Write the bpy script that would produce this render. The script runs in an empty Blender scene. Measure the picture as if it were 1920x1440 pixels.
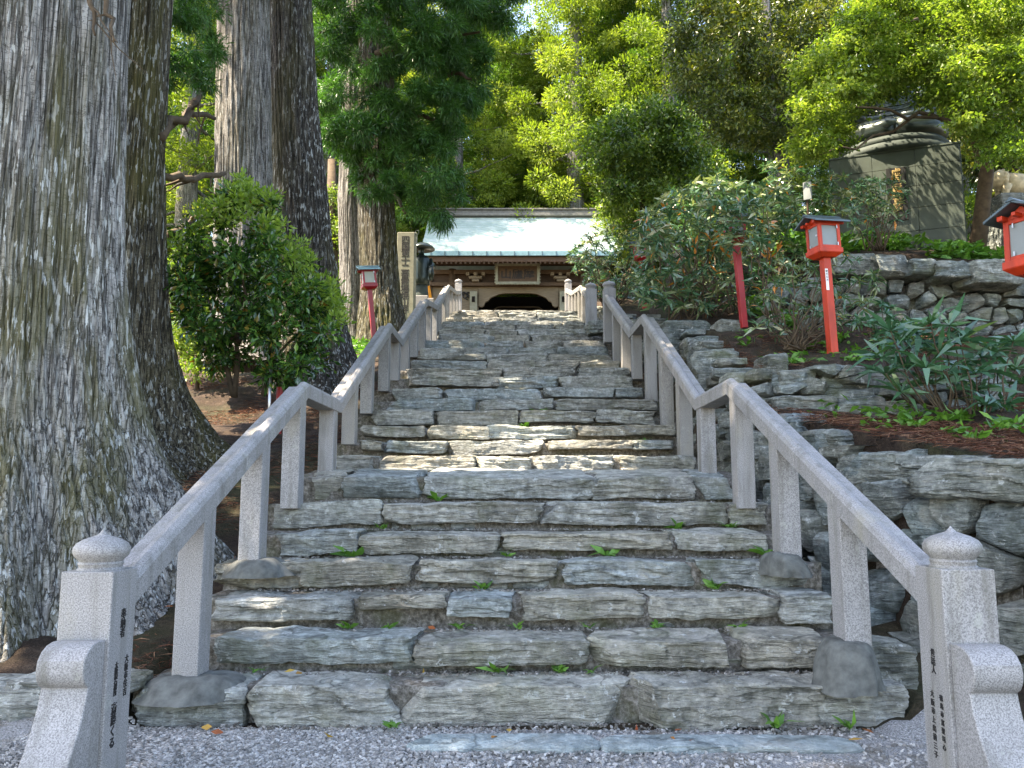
import bpy, math, random
import numpy as np
from mathutils import Vector
R = math.radians
scene = bpy.context.scene
# ---------------------------------------------------------------- camera, sky, sun, exposure
CAM_H, PITCH, FOC = 1.45, R(7.5), 1500.0
cam = bpy.data.cameras.new('camera'); cam_o = bpy.data.objects.new('camera', cam)
scene.collection.objects.link(cam_o)
cam_o.location = (0, 0, CAM_H); cam_o.rotation_euler = (R(90)+PITCH, 0, 0)
cam.sensor_width = 36; cam.lens = 36*FOC/1920; cam.clip_end = 2000
scene.camera = cam_o
SUN = Vector((-0.50, -0.12, 0.86)).normalized()
sun_el = math.asin(SUN.z); sun_az = math.atan2(SUN.x, SUN.y)
world = bpy.data.worlds.new('World'); scene.world = world; world.use_nodes = True
wn = world.node_tree.nodes; wl = world.node_tree.links
bgn = wn['Background']; bgn.inputs[1].default_value = 0.15
skyn = wn.new('ShaderNodeTexSky'); skyn.sky_type = 'NISHITA'; skyn.sun_disc = False
skyn.sun_elevation = sun_el; skyn.sun_rotation = sun_az
wl.new(skyn.outputs[0], bgn.inputs[0])
sl = bpy.data.lights.new('sun', 'SUN'); sl.energy = 5.0; sl.angle = R(0.55); sl.color = (1, .93, .80)
so = bpy.data.objects.new('sun', sl); scene.collection.objects.link(so)
so.rotation_euler = (-SUN).to_track_quat('-Z', 'Y').to_euler()
so.location = (-20, -8, 40)
scene.view_settings.view_transform = 'Standard'; scene.view_settings.look = 'None'
scene.view_settings.gamma = 1; scene.view_settings.exposure = 2.6
scene.view_settings.use_white_balance = True; scene.view_settings.white_balance_temperature = 7500; scene.view_settings.white_balance_tint = 15
scene.cycles.use_denoising = True
scene.cycles.max_bounces = 7; scene.cycles.diffuse_bounces = 4; scene.cycles.glossy_bounces = 2
scene.cycles.transmission_bounces = 3; scene.cycles.transparent_max_bounces = 4
scene.cycles.sample_clamp_indirect = 6
rng = np.random.default_rng(11); random.seed(11)
ca, sa = math.cos(PITCH), math.sin(PITCH)

def at(px, py, Y):
    """a point measured in the photograph (1920 wide), at forward distance Y"""
    u = (px-960)/FOC; v = (720-py)/FOC
    t = Y/(ca-v*sa)
    return (u*t, Y, CAM_H+(sa+v*ca)*t)
def proj_y(Y, z):
    dz = z-CAM_H
    return 720-FOC*(dz*ca-Y*sa)/(Y*ca+dz*sa)

# ---------------------------------------------------------------- noise
def _h(ix, iy, iz, s):
    n = (ix*374761393+iy*668265263+iz*2147483647+s*1274126177) & 0xffffffff
    n = ((n ^ (n >> 13))*1274126177) & 0xffffffff
    n = ((n ^ (n >> 16))*2246822519) & 0xffffffff
    return ((n ^ (n >> 15)) & 0xffff)/65535.0
def vn(p, s=0):
    p = np.asarray(p, float); f = np.floor(p); i = f.astype(np.int64); t = p-f; t = t*t*(3-2*t)
    r = 0
    for a in (0, 1):
        wa = t[:, 0] if a else 1-t[:, 0]
        for b in (0, 1):
            wb = t[:, 1] if b else 1-t[:, 1]
            for c in (0, 1):
                wc = t[:, 2] if c else 1-t[:, 2]
                r = r+wa*wb*wc*_h(i[:, 0]+a, i[:, 1]+b, i[:, 2]+c, s)
    return r*2-1
def fbm(p, s=0, o=3):
    r = 0; a = 1.0; p = np.asarray(p, float)
    for k in range(o):
        r = r+a*vn(p*(2.03**k), s+k*17); a *= .5
    return r

# ---------------------------------------------------------------- mesh helpers
def link(o, parent=None):
    scene.collection.objects.link(o)
    if parent is not None:
        o.parent = parent; o.matrix_parent_inverse = parent_inv(parent)
    return o
def mesh_obj(name, V, Fc, mat, parent=None, smooth=True, tint=None, mats=None, midx=None):
    """V (n,3); Fc: (m,k) array or list of faces; tint: per-face value"""
    me = bpy.data.meshes.new(name)
    V = np.asarray(V, np.float32)
    if isinstance(Fc, np.ndarray):
        m, k = Fc.shape
        me.vertices.add(len(V)); me.vertices.foreach_set('co', V.ravel())
        me.loops.add(m*k); me.loops.foreach_set('vertex_index', Fc.astype(np.int32).ravel())
        me.polygons.add(m); me.polygons.foreach_set('loop_start', np.arange(0, m*k, k, dtype=np.int32))
        me.update(calc_edges=True)
    else:
        me.from_pydata(V.tolist(), [], Fc)
    me.polygons.foreach_set('use_smooth', np.full(len(me.polygons), smooth, bool))
    if tint is not None:
        a = me.attributes.new('tint', 'FLOAT', 'FACE'); a.data.foreach_set('value', np.asarray(tint, np.float32))
    for q in ([mat] if mats is None else mats): me.materials.append(q)
    if midx is not None: me.polygons.foreach_set('material_index', np.asarray(midx, np.int32))
    me.update()
    o = bpy.data.objects.new(name, me)
    return link(o, parent)
def parent_inv(p):
    m = mat_world(p)
    return m.inverted()
def mat_world(o):
    from mathutils import Matrix
    m = Matrix.Translation(o.location) @ o.rotation_euler.to_matrix().to_4x4() if o.type == 'EMPTY' else Matrix.Identity(4)
    return m
class MB:
    def __init__(s): s.v = []; s.f = []; s.t = []
    def add(s, V, F, t=.5):
        o = len(s.v); s.v += [tuple(map(float, q)) for q in V]; s.f += [tuple(i+o for i in q) for q in F]; s.t += [t]*len(F)
        return s
    def box(s, c, d, rz=0, t=.5, top=1.0):
        V = []
        for z in (-1, 1):
            k = top if z > 0 else 1
            for x, y in ((-1, -1), (1, -1), (1, 1), (-1, 1)):
                a, b = x*d[0]/2*k, y*d[1]/2*k
                V.append((c[0]+a*math.cos(rz)-b*math.sin(rz), c[1]+a*math.sin(rz)+b*math.cos(rz), c[2]+z*d[2]/2))
        return s.add(V, [(0, 3, 2, 1), (4, 5, 6, 7), (0, 1, 5, 4), (1, 2, 6, 5), (2, 3, 7, 6), (3, 0, 4, 7)], t)
    def tube(s, pts, rad, n=8, t=.5, sq=1.0):
        pts = [Vector(p) for p in pts]; V = []; F = []
        if not hasattr(rad, '__len__'): rad = [rad]*len(pts)
        up = Vector((0.13, .31, .94))
        for i, p in enumerate(pts):
            d = (pts[min(i+1, len(pts)-1)]-pts[max(i-1, 0)]).normalized()
            a = d.cross(up)
            if a.length < .1: a = d.cross(Vector((1, 0, 0)))
            a.normalize(); b = d.cross(a)
            for k in range(n):
                an = 2*math.pi*k/n
                V.append(p+a*math.cos(an)*rad[i]+b*math.sin(an)*rad[i]*sq)
        for i in range(len(pts)-1):
            for k in range(n):
                F.append((i*n+k, i*n+(k+1) % n, (i+1)*n+(k+1) % n, (i+1)*n+k))
        F.append(tuple(range(n))[::-1]); F.append(tuple(range((len(pts)-1)*n, len(pts)*n)))
        return s.add(V, F, t)
    def lathe(s, c, prof, n=28, t=.5, sx=1, sy=1):
        V = []; F = []
        for r, z in prof:
            for k in range(n):
                a = 2*math.pi*k/n; V.append((c[0]+r*math.cos(a)*sx, c[1]+r*math.sin(a)*sy, c[2]+z))
        for i in range(len(prof)-1):
            for k in range(n): F.append((i*n+k, i*n+(k+1) % n, (i+1)*n+(k+1) % n, (i+1)*n+k))
        F.append(tuple(range(n))[::-1]); F.append(tuple(range((len(prof)-1)*n, len(prof)*n)))
        return s.add(V, F, t)
    def prism(s, prof, axis, a, b, t=.5):
        """prof in the two other axes, extruded from a to b"""
        n = len(prof); V = []
        for q in (a, b):
            for u, w in prof: V.append((q, u, w) if axis == 'x' else (u, q, w) if axis == 'y' else (u, w, q))
        F = [(i, (i+1) % n, n+(i+1) % n, n+i) for i in range(n)]+[tuple(range(n))[::-1], tuple(range(n, 2*n))]
        return s.add(V, F, t)
    def build(s, name, mat, parent=None, smooth=False, bevel=0, seg=2):
        o = mesh_obj(name, np.array(s.v), list(s.f), mat, parent, smooth, s.t)
        bmfix(o)
        if bevel:
            m = o.modifiers.new('bevel', 'BEVEL'); m.width = bevel; m.segments = seg; m.limit_method = 'ANGLE'; m.angle_limit = R(35)
        return o
def bmfix(o):
    import bmesh
    b = bmesh.new(); b.from_mesh(o.data); bmesh.ops.recalc_face_normals(b, faces=b.faces); b.to_mesh(o.data); b.free()
def smooth_by_angle(o, ang=40):
    import bmesh
    b = bmesh.new(); b.from_mesh(o.data)
    for f in b.faces: f.smooth = True
    for e in b.edges:
        if len(e.link_faces) == 2 and e.calc_face_angle(0) > R(ang): e.smooth = False
    b.to_mesh(o.data); b.free()
def tag(o, label=None, cat=None, group=None, kind=None):
    for k, v in (('label', label), ('category', cat), ('group', group), ('kind', kind)):
        if v: o[k] = v
    return o
def thing(name, label, cat, loc=(0, 0, 0), group=None, rz=0):
    o = bpy.data.objects.new(name, None); o.empty_display_size = .2; o.location = loc; o.rotation_euler = (0, 0, rz)
    return tag(link(o), label, cat, group)

# ---------------------------------------------------------------- materials
class NT:
    def __init__(s, name):
        s.m = bpy.data.materials.new(name); s.m.use_nodes = True; s.t = s.m.node_tree; s.t.nodes.clear()
        s.out = s.n('ShaderNodeOutputMaterial'); s.tc = None
    def n(s, k, **kw):
        x = s.t.nodes.new(k)
        for a, b in kw.items(): setattr(x, a, b)
        return x
    def l(s, a, b): s.t.links.new(a, b)
    def coord(s, scale=(1, 1, 1), rot=(0, 0, 0)):
        if s.tc is None: s.tc = s.n('ShaderNodeTexCoord')
        m = s.n('ShaderNodeMapping'); m.inputs['Scale'].default_value = scale; m.inputs['Rotation'].default_value = rot
        s.l(s.tc.outputs['Object'], m.inputs[0]); return m.outputs[0]
    def noise(s, scale, det=4, rough=.55, co=None, dist=0.0):
        x = s.n('ShaderNodeTexNoise'); x.inputs['Scale'].default_value = scale; x.inputs['Detail'].default_value = det
        x.inputs['Roughness'].default_value = rough; x.inputs['Distortion'].default_value = dist
        s.l(co if co is not None else s.coord(), x.inputs['Vector']); return x.outputs['Fac']
    def vor(s, scale, co=None, feat='F1', out='Distance'):
        x = s.n('ShaderNodeTexVoronoi'); x.feature = feat; x.inputs['Scale'].default_value = scale
        s.l(co if co is not None else s.coord(), x.inputs['Vector']); return x.outputs[out]
    def ramp(s, f, stops, interp='LINEAR'):
        x = s.n('ShaderNodeValToRGB'); x.color_ramp.interpolation = interp; e = x.color_ramp.elements
        while len(e) < len(stops): e.new(.5)
        for q, (p, c) in zip(e, stops):
            q.position = p; q.color = (c, c, c, 1) if not hasattr(c, '__len__') else (*c, 1)
        s.l(f, x.inputs[0]); return x.outputs[0]
    def mix(s, f, a, b, mode='MIX'):
        x = s.n('ShaderNodeMix', data_type='RGBA', blend_type=mode)
        for v, i in ((f, 0), (a, 6), (b, 7)):
            if isinstance(v, (int, float)): x.inputs[i].default_value = v if i == 0 else (v, v, v, 1)
            elif isinstance(v, tuple): x.inputs[i].default_value = (*v, 1)
            else: s.l(v, x.inputs[i])
        return x.outputs[2]
    def math(s, op, a, b=0):
        x = s.n('ShaderNodeMath', operation=op)
        for v, i in ((a, 0), (b, 1)):
            if isinstance(v, (int, float)): x.inputs[i].default_value = v
            else: s.l(v, x.inputs[i])
        return x.outputs[0]
    def tint(s):
        a = s.n('ShaderNodeAttribute'); a.attribute_name = 'tint'; return a.outputs['Fac']
    def bump(s, h, strength=.5, dist=.02, prev=None):
        b = s.n('ShaderNodeBump'); b.inputs['Strength'].default_value = strength; b.inputs['Distance'].default_value = dist
        s.l(h, b.inputs['Height'])
        if prev is not None: s.l(prev, b.inputs['Normal'])
        return b.outputs[0]
    def pbr(s, col, rough=.7, nrm=None, spec=.3, metal=0):
        p = s.n('ShaderNodeBsdfPrincipled')
        if isinstance(col, tuple): p.inputs['Base Color'].default_value = (*col, 1)
        else: s.l(col, p.inputs['Base Color'])
        if isinstance(rough, (int, float)): p.inputs['Roughness'].default_value = rough
        else: s.l(rough, p.inputs['Roughness'])
        p.inputs['Specular IOR Level'].default_value = spec; p.inputs['Metallic'].default_value = metal
        if nrm is not None: s.l(nrm, p.inputs['Normal'])
        s.l(p.outputs[0], s.out.inputs[0]); return p

def m_schist(name, dark, mid, light, moss=.0, rough=.62, lich=.6):
    t = NT(name); st = t.coord((1.5, 1.5, 8.5), (R(4), R(5), 0))
    n1 = t.noise(3.2, 7, .62, st, .6); n2 = t.noise(3.5, 5, .6); n3 = t.noise(38, 3, .6, t.coord((1, 1, 3)))
    c = t.ramp(t.math('ADD', t.math('MULTIPLY', n1, .40), t.math('MULTIPLY', t.noise(15, 7, .74), .60)), [(.34, dark), (.5, mid), (.64, light)])
    cr = t.noise(1, 3, .5, t.coord((1.6, 1.6, 17), (R(7), R(-5), 0)), .8)
    c = t.mix(t.ramp(cr, [(.478, 0), (.5, .75), (.522, 0)]), c, tuple(x*.45 for x in dark))
    c = t.mix(1, c, t.ramp(t.tint(), [(0, (.60, .62, .60)), (.22, (1.0, .93, .80)), (.45, (.95, .97, .95)), (.65, (.80, .90, .93)), (.85, (1.12, 1.1, 1.03)), (1, (.92, .86, .74))]), 'MULTIPLY')
    c = t.mix(t.ramp(n2, [(.52, 0), (.68, .55)]), c, tuple(x*1.0 for x in (.30, .29, .25)))
    c = t.mix(1, c, t.ramp(t.noise(2.1, 6, .7), [(.36, (.58, .58, .56)), (.5, (1, 1, 1)), (.64, (1.18, 1.18, 1.16))]), 'MULTIPLY')
    lf = t.ramp(t.noise(11, 5, .7), [(.60, 0), (.65, lich)])
    c = t.mix(lf, c, (.52, .54, .51))
    if moss:
        c = t.mix(t.ramp(t.noise(2.3, 5, .65), [(.52, 0), (.66, moss)]), c, (.085, .095, .028))
    b = t.bump(t.math('ADD', n1, t.math('MULTIPLY', n3, .35)), 1.0, .045)
    t.pbr(c, t.ramp(n2, [(.3, rough-.08), (.7, rough+.15)]), b, .35)
    return t.m
def m_granite(name, base=(.42, .41, .42), patch=True):
    t = NT(name); n = t.noise(150, 3, .7); v = t.vor(210); n2 = t.noise(3, 4, .6)
    c = t.ramp(n, [(.36, tuple(x*.5 for x in base)), (.48, base), (.58, tuple(min(1, x*1.5) for x in base))])
    c = t.mix(t.ramp(v, [(0, .55), (.22, 0)]), c, (.12, .115, .12))
    c = t.mix(t.ramp(n2, [(.35, 0), (.7, .35)]), c, tuple(x*.72 for x in base))
    c = t.mix(t.ramp(t.noise(5, 4, .6, t.coord((1, 1, .25))), [(.55, 0), (.75, .4)]), c, (.27, .25, .17))
    c = t.mix(t.ramp(t.noise(1, 5, .65, t.coord((9, 9, 1.1))), [(.50, 0), (.66, .55)]), c, (.105, .10, .078))
    c = t.mix(t.ramp(t.noise(7, 5, .7), [(.63, 0), (.67, .5)]), c, (.33, .34, .30))
    t.pbr(c, t.ramp(n2, [(.3, .45), (.7, .7)]), t.bump(n, .12, .003), .4)
    return t.m
def m_bark(name, dark, mid, light, lichen=.7, moss=.5, mossc=(.075, .07, .015)):
    t = NT(name); st = t.coord((25, 25, 1.7)); st2 = t.coord((80, 80, 9))
    n1 = t.noise(1, 6, .62, st, .15); n2 = t.noise(1, 4, .6, st2)
    c = t.ramp(t.math('ADD', t.math('MULTIPLY', n1, .65), t.math('MULTIPLY', n2, .35)), [(.36, dark), (.5, mid), (.63, light)])
    ck = t.noise(1, 3, .5, t.coord((21, 21, .55)), .25)
    c = t.mix(t.ramp(ck, [(.47, 0), (.492, .85), (.508, .85), (.53, 0)]), c, tuple(x*.35 for x in dark))
    cx = t.noise(1, 3, .5, t.coord((9, 9, 22)), .2); c = t.mix(t.ramp(cx, [(.47, 0), (.495, .7), (.505, .7), (.53, 0)]), c, tuple(x*.6 for x in dark))
    big = t.noise(1, 4, .6, t.coord((1.6, 1.6, .45)), .4)
    c = t.mix(t.ramp(big, [(.47, 0), (.62, moss)]), c, mossc)
    lp = t.noise(1, 4, .6, t.coord((26, 26, 5.0)), .1); lp2 = t.noise(1, 3, .6, t.coord((.9, .9, .6)))
    f = t.math('MULTIPLY', t.ramp(lp, [(.575, 0), (.60, 1)]), t.ramp(lp2, [(.34, .12), (.56, lichen)]))
    c = t.mix(f, c, (.47, .49, .46))
    b = t.bump(t.math('ADD', t.math('ADD', n1, t.math('MULTIPLY', n2, .5)), t.ramp(ck, [(.455, 1), (.488, 0), (.512, 0), (.54, 1)])), 1.0, .03)
    t.pbr(c, .85, b, .2); return t.m
def m_leaf(name, stops, trans=.35, rough=.42, spec=.4, tcol=(1.0, 1.15, .45), tmul=1.0):
    t = NT(name); c = t.ramp(t.tint(), stops)
    p = t.pbr(c, rough, None, spec)
    tr = t.n('ShaderNodeBsdfTranslucent'); t.l(t.mix(1, c, tuple(x*tmul for x in tcol), 'MULTIPLY'), tr.inputs[0])
    ms = t.n('ShaderNodeMixShader'); ms.inputs[0].default_value = trans
    t.l(p.outputs[0], ms.inputs[1]); t.l(tr.outputs[0], ms.inputs[2]); t.l(ms.outputs[0], t.out.inputs[0])
    return t.m
def m_plain(name, col, rough=.6, spec=.3, metal=0, var=.25, sc=6, bump=.1, str_=(1, 1, 1)):
    t = NT(name); n = t.noise(sc, 5, .6, t.coord(str_))
    c = t.ramp(n, [(.3, tuple(x*(1-var) for x in col)), (.7, tuple(min(1, x*(1+var)) for x in col))])
    t.pbr(c, rough, t.bump(n, bump, .01), spec, metal); return t.m

M = {}
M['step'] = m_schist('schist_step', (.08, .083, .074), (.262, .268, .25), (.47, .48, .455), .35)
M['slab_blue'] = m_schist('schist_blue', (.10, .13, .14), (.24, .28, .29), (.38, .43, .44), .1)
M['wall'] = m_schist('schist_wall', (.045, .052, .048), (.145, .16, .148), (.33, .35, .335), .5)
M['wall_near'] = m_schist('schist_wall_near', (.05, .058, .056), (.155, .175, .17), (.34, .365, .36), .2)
M['granite'] = m_granite('granite', (.232, .228, .222))
M['granite_mid'] = m_granite('granite_warm', (.215, .21, .195))  # slightly darker, warmer granite for the farther parts
M['cement'] = m_plain('cement', (.10, .105, .096), .85, .2, 0, .45, 11, .6)
M['bark1'] = m_bark('bark_grey', (.085, .08, .07), (.235, .228, .208), (.43, .425, .40), .95, .7, (.085, .08, .024))
M['bark2'] = m_bark('bark_brown', (.026, .022, .015), (.085, .074, .048), (.18, .165, .12), .55, .6)
M['bark3'] = m_bark('bark_pale', (.06, .055, .048), (.20, .19, .17), (.34, .325, .30), .35, .25)
M['bark4'] = m_bark('bark_dark', (.018, .015, .012), (.06, .053, .042), (.15, .14, .115), .8, .35)
M['wood_limb'] = m_plain('limb_bark', (.075, .055, .035), .85, .2, 0, .4, 9, .5, (1, 1, 1))
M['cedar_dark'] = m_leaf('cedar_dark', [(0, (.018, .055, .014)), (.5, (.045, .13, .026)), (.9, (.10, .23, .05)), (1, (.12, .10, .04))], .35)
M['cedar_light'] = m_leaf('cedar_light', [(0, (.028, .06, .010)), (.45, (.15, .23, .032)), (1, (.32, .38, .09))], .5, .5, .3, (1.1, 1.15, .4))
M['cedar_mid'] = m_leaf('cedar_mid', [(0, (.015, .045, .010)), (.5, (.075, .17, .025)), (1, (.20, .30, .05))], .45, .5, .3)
M['maple'] = m_leaf('maple_leaf', [(0, (.04, .085, .012)), (.5, (.13, .21, .028)), (1, (.28, .34, .08))], .5, .4, .45, (1.05, 1.1, .5), 1.05)
M['broad'] = m_leaf('broad_dark', [(0, (.022, .042, .010)), (.55, (.065, .10, .017)), (1, (.24, .26, .05))], .35, .35, .5, (1.1, 1.1, .35))  # yellow end of the ramp paints backlit glints on random leaves
M['leafmid'] = m_leaf('leaf_mid', [(0, (.02, .05, .010)), (.5, (.07, .13, .018)), (1, (.22, .29, .05))], .42, .4, .4)
M['camellia'] = m_leaf('camellia_leaf', [(0, (.015, .05, .014)), (.6, (.045, .125, .026)), (.93, (.12, .25, .04)), (1, (.22, .10, .02))], .25, .18, .8)
M['camellia_tip'] = m_leaf('camellia_young_lit', [(0, (.12, .22, .03)), (1, (.30, .42, .07))], .5, .3, .5)  # young leaves, brightened so they look sunlit in the shade
M['rhodo'] = m_leaf('rhodo_leaf', [(0, (.028, .075, .04)), (.45, (.07, .155, .08)), (.72, (.18, .22, .10)), (.93, (.38, .38, .25)), (.955, (.40, .14, .02)), (1, (.45, .17, .03))], .25, .24, .85)
M['rhodo_near'] = m_leaf('rhodo_near_leaf', [(0, (.02, .07, .04)), (.6, (.05, .14, .07)), (.9, (.09, .19, .08)), (1, (.16, .25, .08))], .2, .28, .65)
M['weed'] = m_leaf('weed_leaf', [(0, (.05, .14, .02)), (1, (.14, .30, .05))], .35, .4, .4)
M['red_leaf'] = m_leaf('fallen_leaf', [(0, (.22, .03, .015)), (.5, (.26, .10, .03)), (1, (.50, .34, .06))], .2, .6, .3)
M['needles'] = m_leaf('fallen_needles', [(0, (.05, .02, .013)), (.6, (.12, .05, .03)), (1, (.26, .15, .09))], .1, .8, .1, (1, .8, .5))
M['gravel'] = None
t = NT('grit_stone'); t.pbr(t.ramp(t.tint(), [(0, (.06, .05, .04)), (.6, (.16, .15, .13)), (1, (.38, .37, .35))]), .8, None, .3); M['grit'] = t.m
t = NT('gravel_stone'); t.pbr(t.ramp(t.tint(), [(0, (.10, .098, .09)), (.5, (.27, .262, .245)), (1, (.54, .53, .50))]), .7, None, .3); M['gravel'] = t.m
def soil():
    t = NT('soil'); n = t.noise(7, 8, .68); n2 = t.noise(60, 4, .6); n3 = t.noise(.6, 4, .6)
    c = t.ramp(t.math('ADD', t.math('MULTIPLY', n, .6), t.math('MULTIPLY', n2, .4)), [(.34, (.012, .008, .006)), (.5, (.036, .024, .016)), (.64, (.085, .06, .042))])
    c = t.mix(t.ramp(n3, [(.5, 0), (.65, .6)]), c, (.028, .038, .012))
    t.pbr(c, .9, t.bump(t.math('ADD', n, n2), .9, .03), .2); return t.m
M['soil'] = soil()
def path():
    t = NT('fine_gravel_ground'); n = t.noise(110, 4, .7); v = t.vor(75); n2 = t.noise(3, 5, .6)
    c = t.ramp(n, [(.35, (.10, .10, .095)), (.5, (.26, .26, .25)), (.65, (.48, .48, .47))])
    c = t.mix(t.ramp(n2, [(.5, 0), (.62, .75)]), c, (.14, .12, .085))
    t.pbr(c, .85, t.bump(t.math('ADD', n, v), .9, .012), .2); return t.m
M['path'] = path()
def fill():
    t = NT('step_fill'); n = t.noise(26, 7, .72); n2 = t.noise(4, 5, .6)
    c = t.ramp(n, [(.35, (.06, .053, .042)), (.5, (.15, .138, .115)), (.66, (.33, .31, .275))])
    c = t.mix(t.ramp(n2, [(.5, 0), (.66, .6)]), c, (.07, .075, .03))
    t.pbr(c, .9, t.bump(n, 1, .03), .2); return t.m
M['fill'] = fill()
M['red'] = m_plain('vermilion_paint', (.40, .030, .006), .5, .4, 0, .3, 9, .15, (1, 1, .3))
M['dkred'] = m_plain('crimson_paint', (.30, .010, .012), .42, .45, 0, .15, 5, .06)
M['lroof'] = m_plain('lantern_roof_metal', (.07, .10, .11), .38, .5, .4, .2, 7, .05)
M['lroofb'] = m_plain('lantern_roof_blue', (.16, .27, .28), .38, .5, .2, .2, 7, .05)
M['pane'] = m_plain('frosted_pane', (.17, .19, .185), .4, .5, 0, .1, 4, .02)
M['panew'] = m_plain('white_pane', (.40, .40, .31), .5, .4, 0, .1, 4, .02)
M['metal'] = m_plain('steel_hinge', (.5, .5, .5), .3, .5, .9, .1)
M['label'] = m_plain('white_paper', (.7, .7, .68), .7, .3, 0, .05)
M['ink'] = m_plain('black_ink', (.018, .017, .016), .7, .3, 0, .1)
M['wood'] = m_plain('gate_wood_dark', (.055, .034, .02), .8, .25, 0, .4, 8, .3, (1, 1, 8))
M['wood2'] = m_plain('gate_wood_brown', (.075, .047, .026), .75, .25, 0, .35, 6, .3, (1, 1, 8))
M['wood3'] = m_plain('gate_wood_pale', (.15, .118, .075), .8, .25, 0, .3, 5, .3, (.6, 1, 9))
M['fascia'] = m_plain('gate_fascia', (.085, .048, .026), .65, .3, 0, .25, 3, .1, (1, 1, 8))
M['dark'] = m_plain('dark_interior', (.012, .010, .008), .9, .1, 0, .3)  # near-black for passage shade, name plates and joint backing
M['gold'] = m_plain('worn_gilt', (.42, .30, .12), .5, .5, .5, .25)
M['bronze'] = m_plain('green_bronze', (.024, .034, .028), .28, .6, .55, .35, 5, .2)
M['bronze2'] = m_plain('pale_bronze', (.035, .048, .04), .72, .3, .1, .3, 6, .2)
M['pedestal'] = m_plain('pedestal_stone', (.042, .058, .043), .55, .5, 0, .16, 9, .03)
M['plaque'] = m_plain('black_plaque', (.008, .009, .008), .55, .3, 0, .1, 5, .02)
M['pillar'] = m_plain('carved_pillar_stone', (.20, .195, .135), .8, .25, 0, .22, 6, .2)
M['tan'] = m_plain('tan_stone', (.50, .42, .27), .8, .25, 0, .3, 12, .5)
M['orange'] = m_plain('orange_cloth', (.65, .25, .02), .7, .2, 0, .2)
def copper():
    t = NT('copper_roof'); n = t.noise(2.2, 4, .6)
    c = t.ramp(n, [(.3, (.27, .35, .315)), (.5, (.36, .44, .40)), (.7, (.50, .55, .52))])
    t.pbr(c, .45, t.bump(t.noise(14, 3, .5), .15, .02), .5, .1); return t.m
M['copper'] = copper()
M['ridge'] = m_plain('ridge_tile', (.14, .135, .12), .7, .3, 0, .3, 6, .2)
M['trash'] = m_plain('fallen', (.2, .1, .05))

# ---------------------------------------------------------------- stair profile
PN = [(4.0, .10), (4.95, .28), (6.25, .93), (7.35, 1.36), (8.0, 1.58), (8.8, 1.70), (9.9, 2.06), (11.04, 2.57), (12.46, 3.08), (13.5, 3.40),
      (14.8, 3.77), (16.2, 4.27), (17.4, 4.70), (20.3, 5.42), (23.8, 6.75), (26.8, 7.38), (29.8, 8.2)]
PNX = np.array([p[0] for p in PN]); PNZ = np.array([p[1] for p in PN])
def prof(Y): return np.interp(Y, PNX, PNZ)
def solve(py, lo=4.3, hi=29.9):
    ys = np.linspace(lo, hi, 4000); zz = prof(ys)
    pr = 720-FOC*((zz-CAM_H)*ca-ys*sa)/(ys*ca+(zz-CAM_H)*sa)
    k = np.where(pr <= py)[0]
    return float(ys[k[0]]) if len(k) else hi
ROWS = [1290, 1202, 1120, 1055, 1000, 943, 901, 855, 827, 798, 770, 748, 727, 706, 690, 676, 664, 652, 639, 627, 617, 609, 602, 595, 590]
STEP = [(solve(py), 0) for py in ROWS]
STEP = [(y, float(prof(y))) for y, _ in STEP]
STEP[6] = (8.0, 1.58)
for k in range(1, len(STEP)):
    if STEP[k][0] < STEP[k-1][0]+.3: STEP[k] = (STEP[k-1][0]+.3, max(STEP[k][1], STEP[k-1][1]+.12))
STEP[-1] = (24.5, 6.95)
STEP += [(26.7, 7.30), (27.4, 7.53), (28.2, 7.77), (29.0, 7.99), (29.8, 8.2)]
SY = np.array([s[0] for s in STEP]); SZ = np.array([s[1] for s in STEP])
def tread(Y):
    k = np.searchsorted(SY, Y, side='right')-1
    return 0.08 if k < 0 else float(SZ[k])
XL, XR = -1.9, 2.0      # inner faces of the railing posts

# ---------------------------------------------------------------- the ground
def sstep(a, b, x): q = np.clip((x-a)/(b-a), 0, 1); return q*q*(3-2*q)
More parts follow.
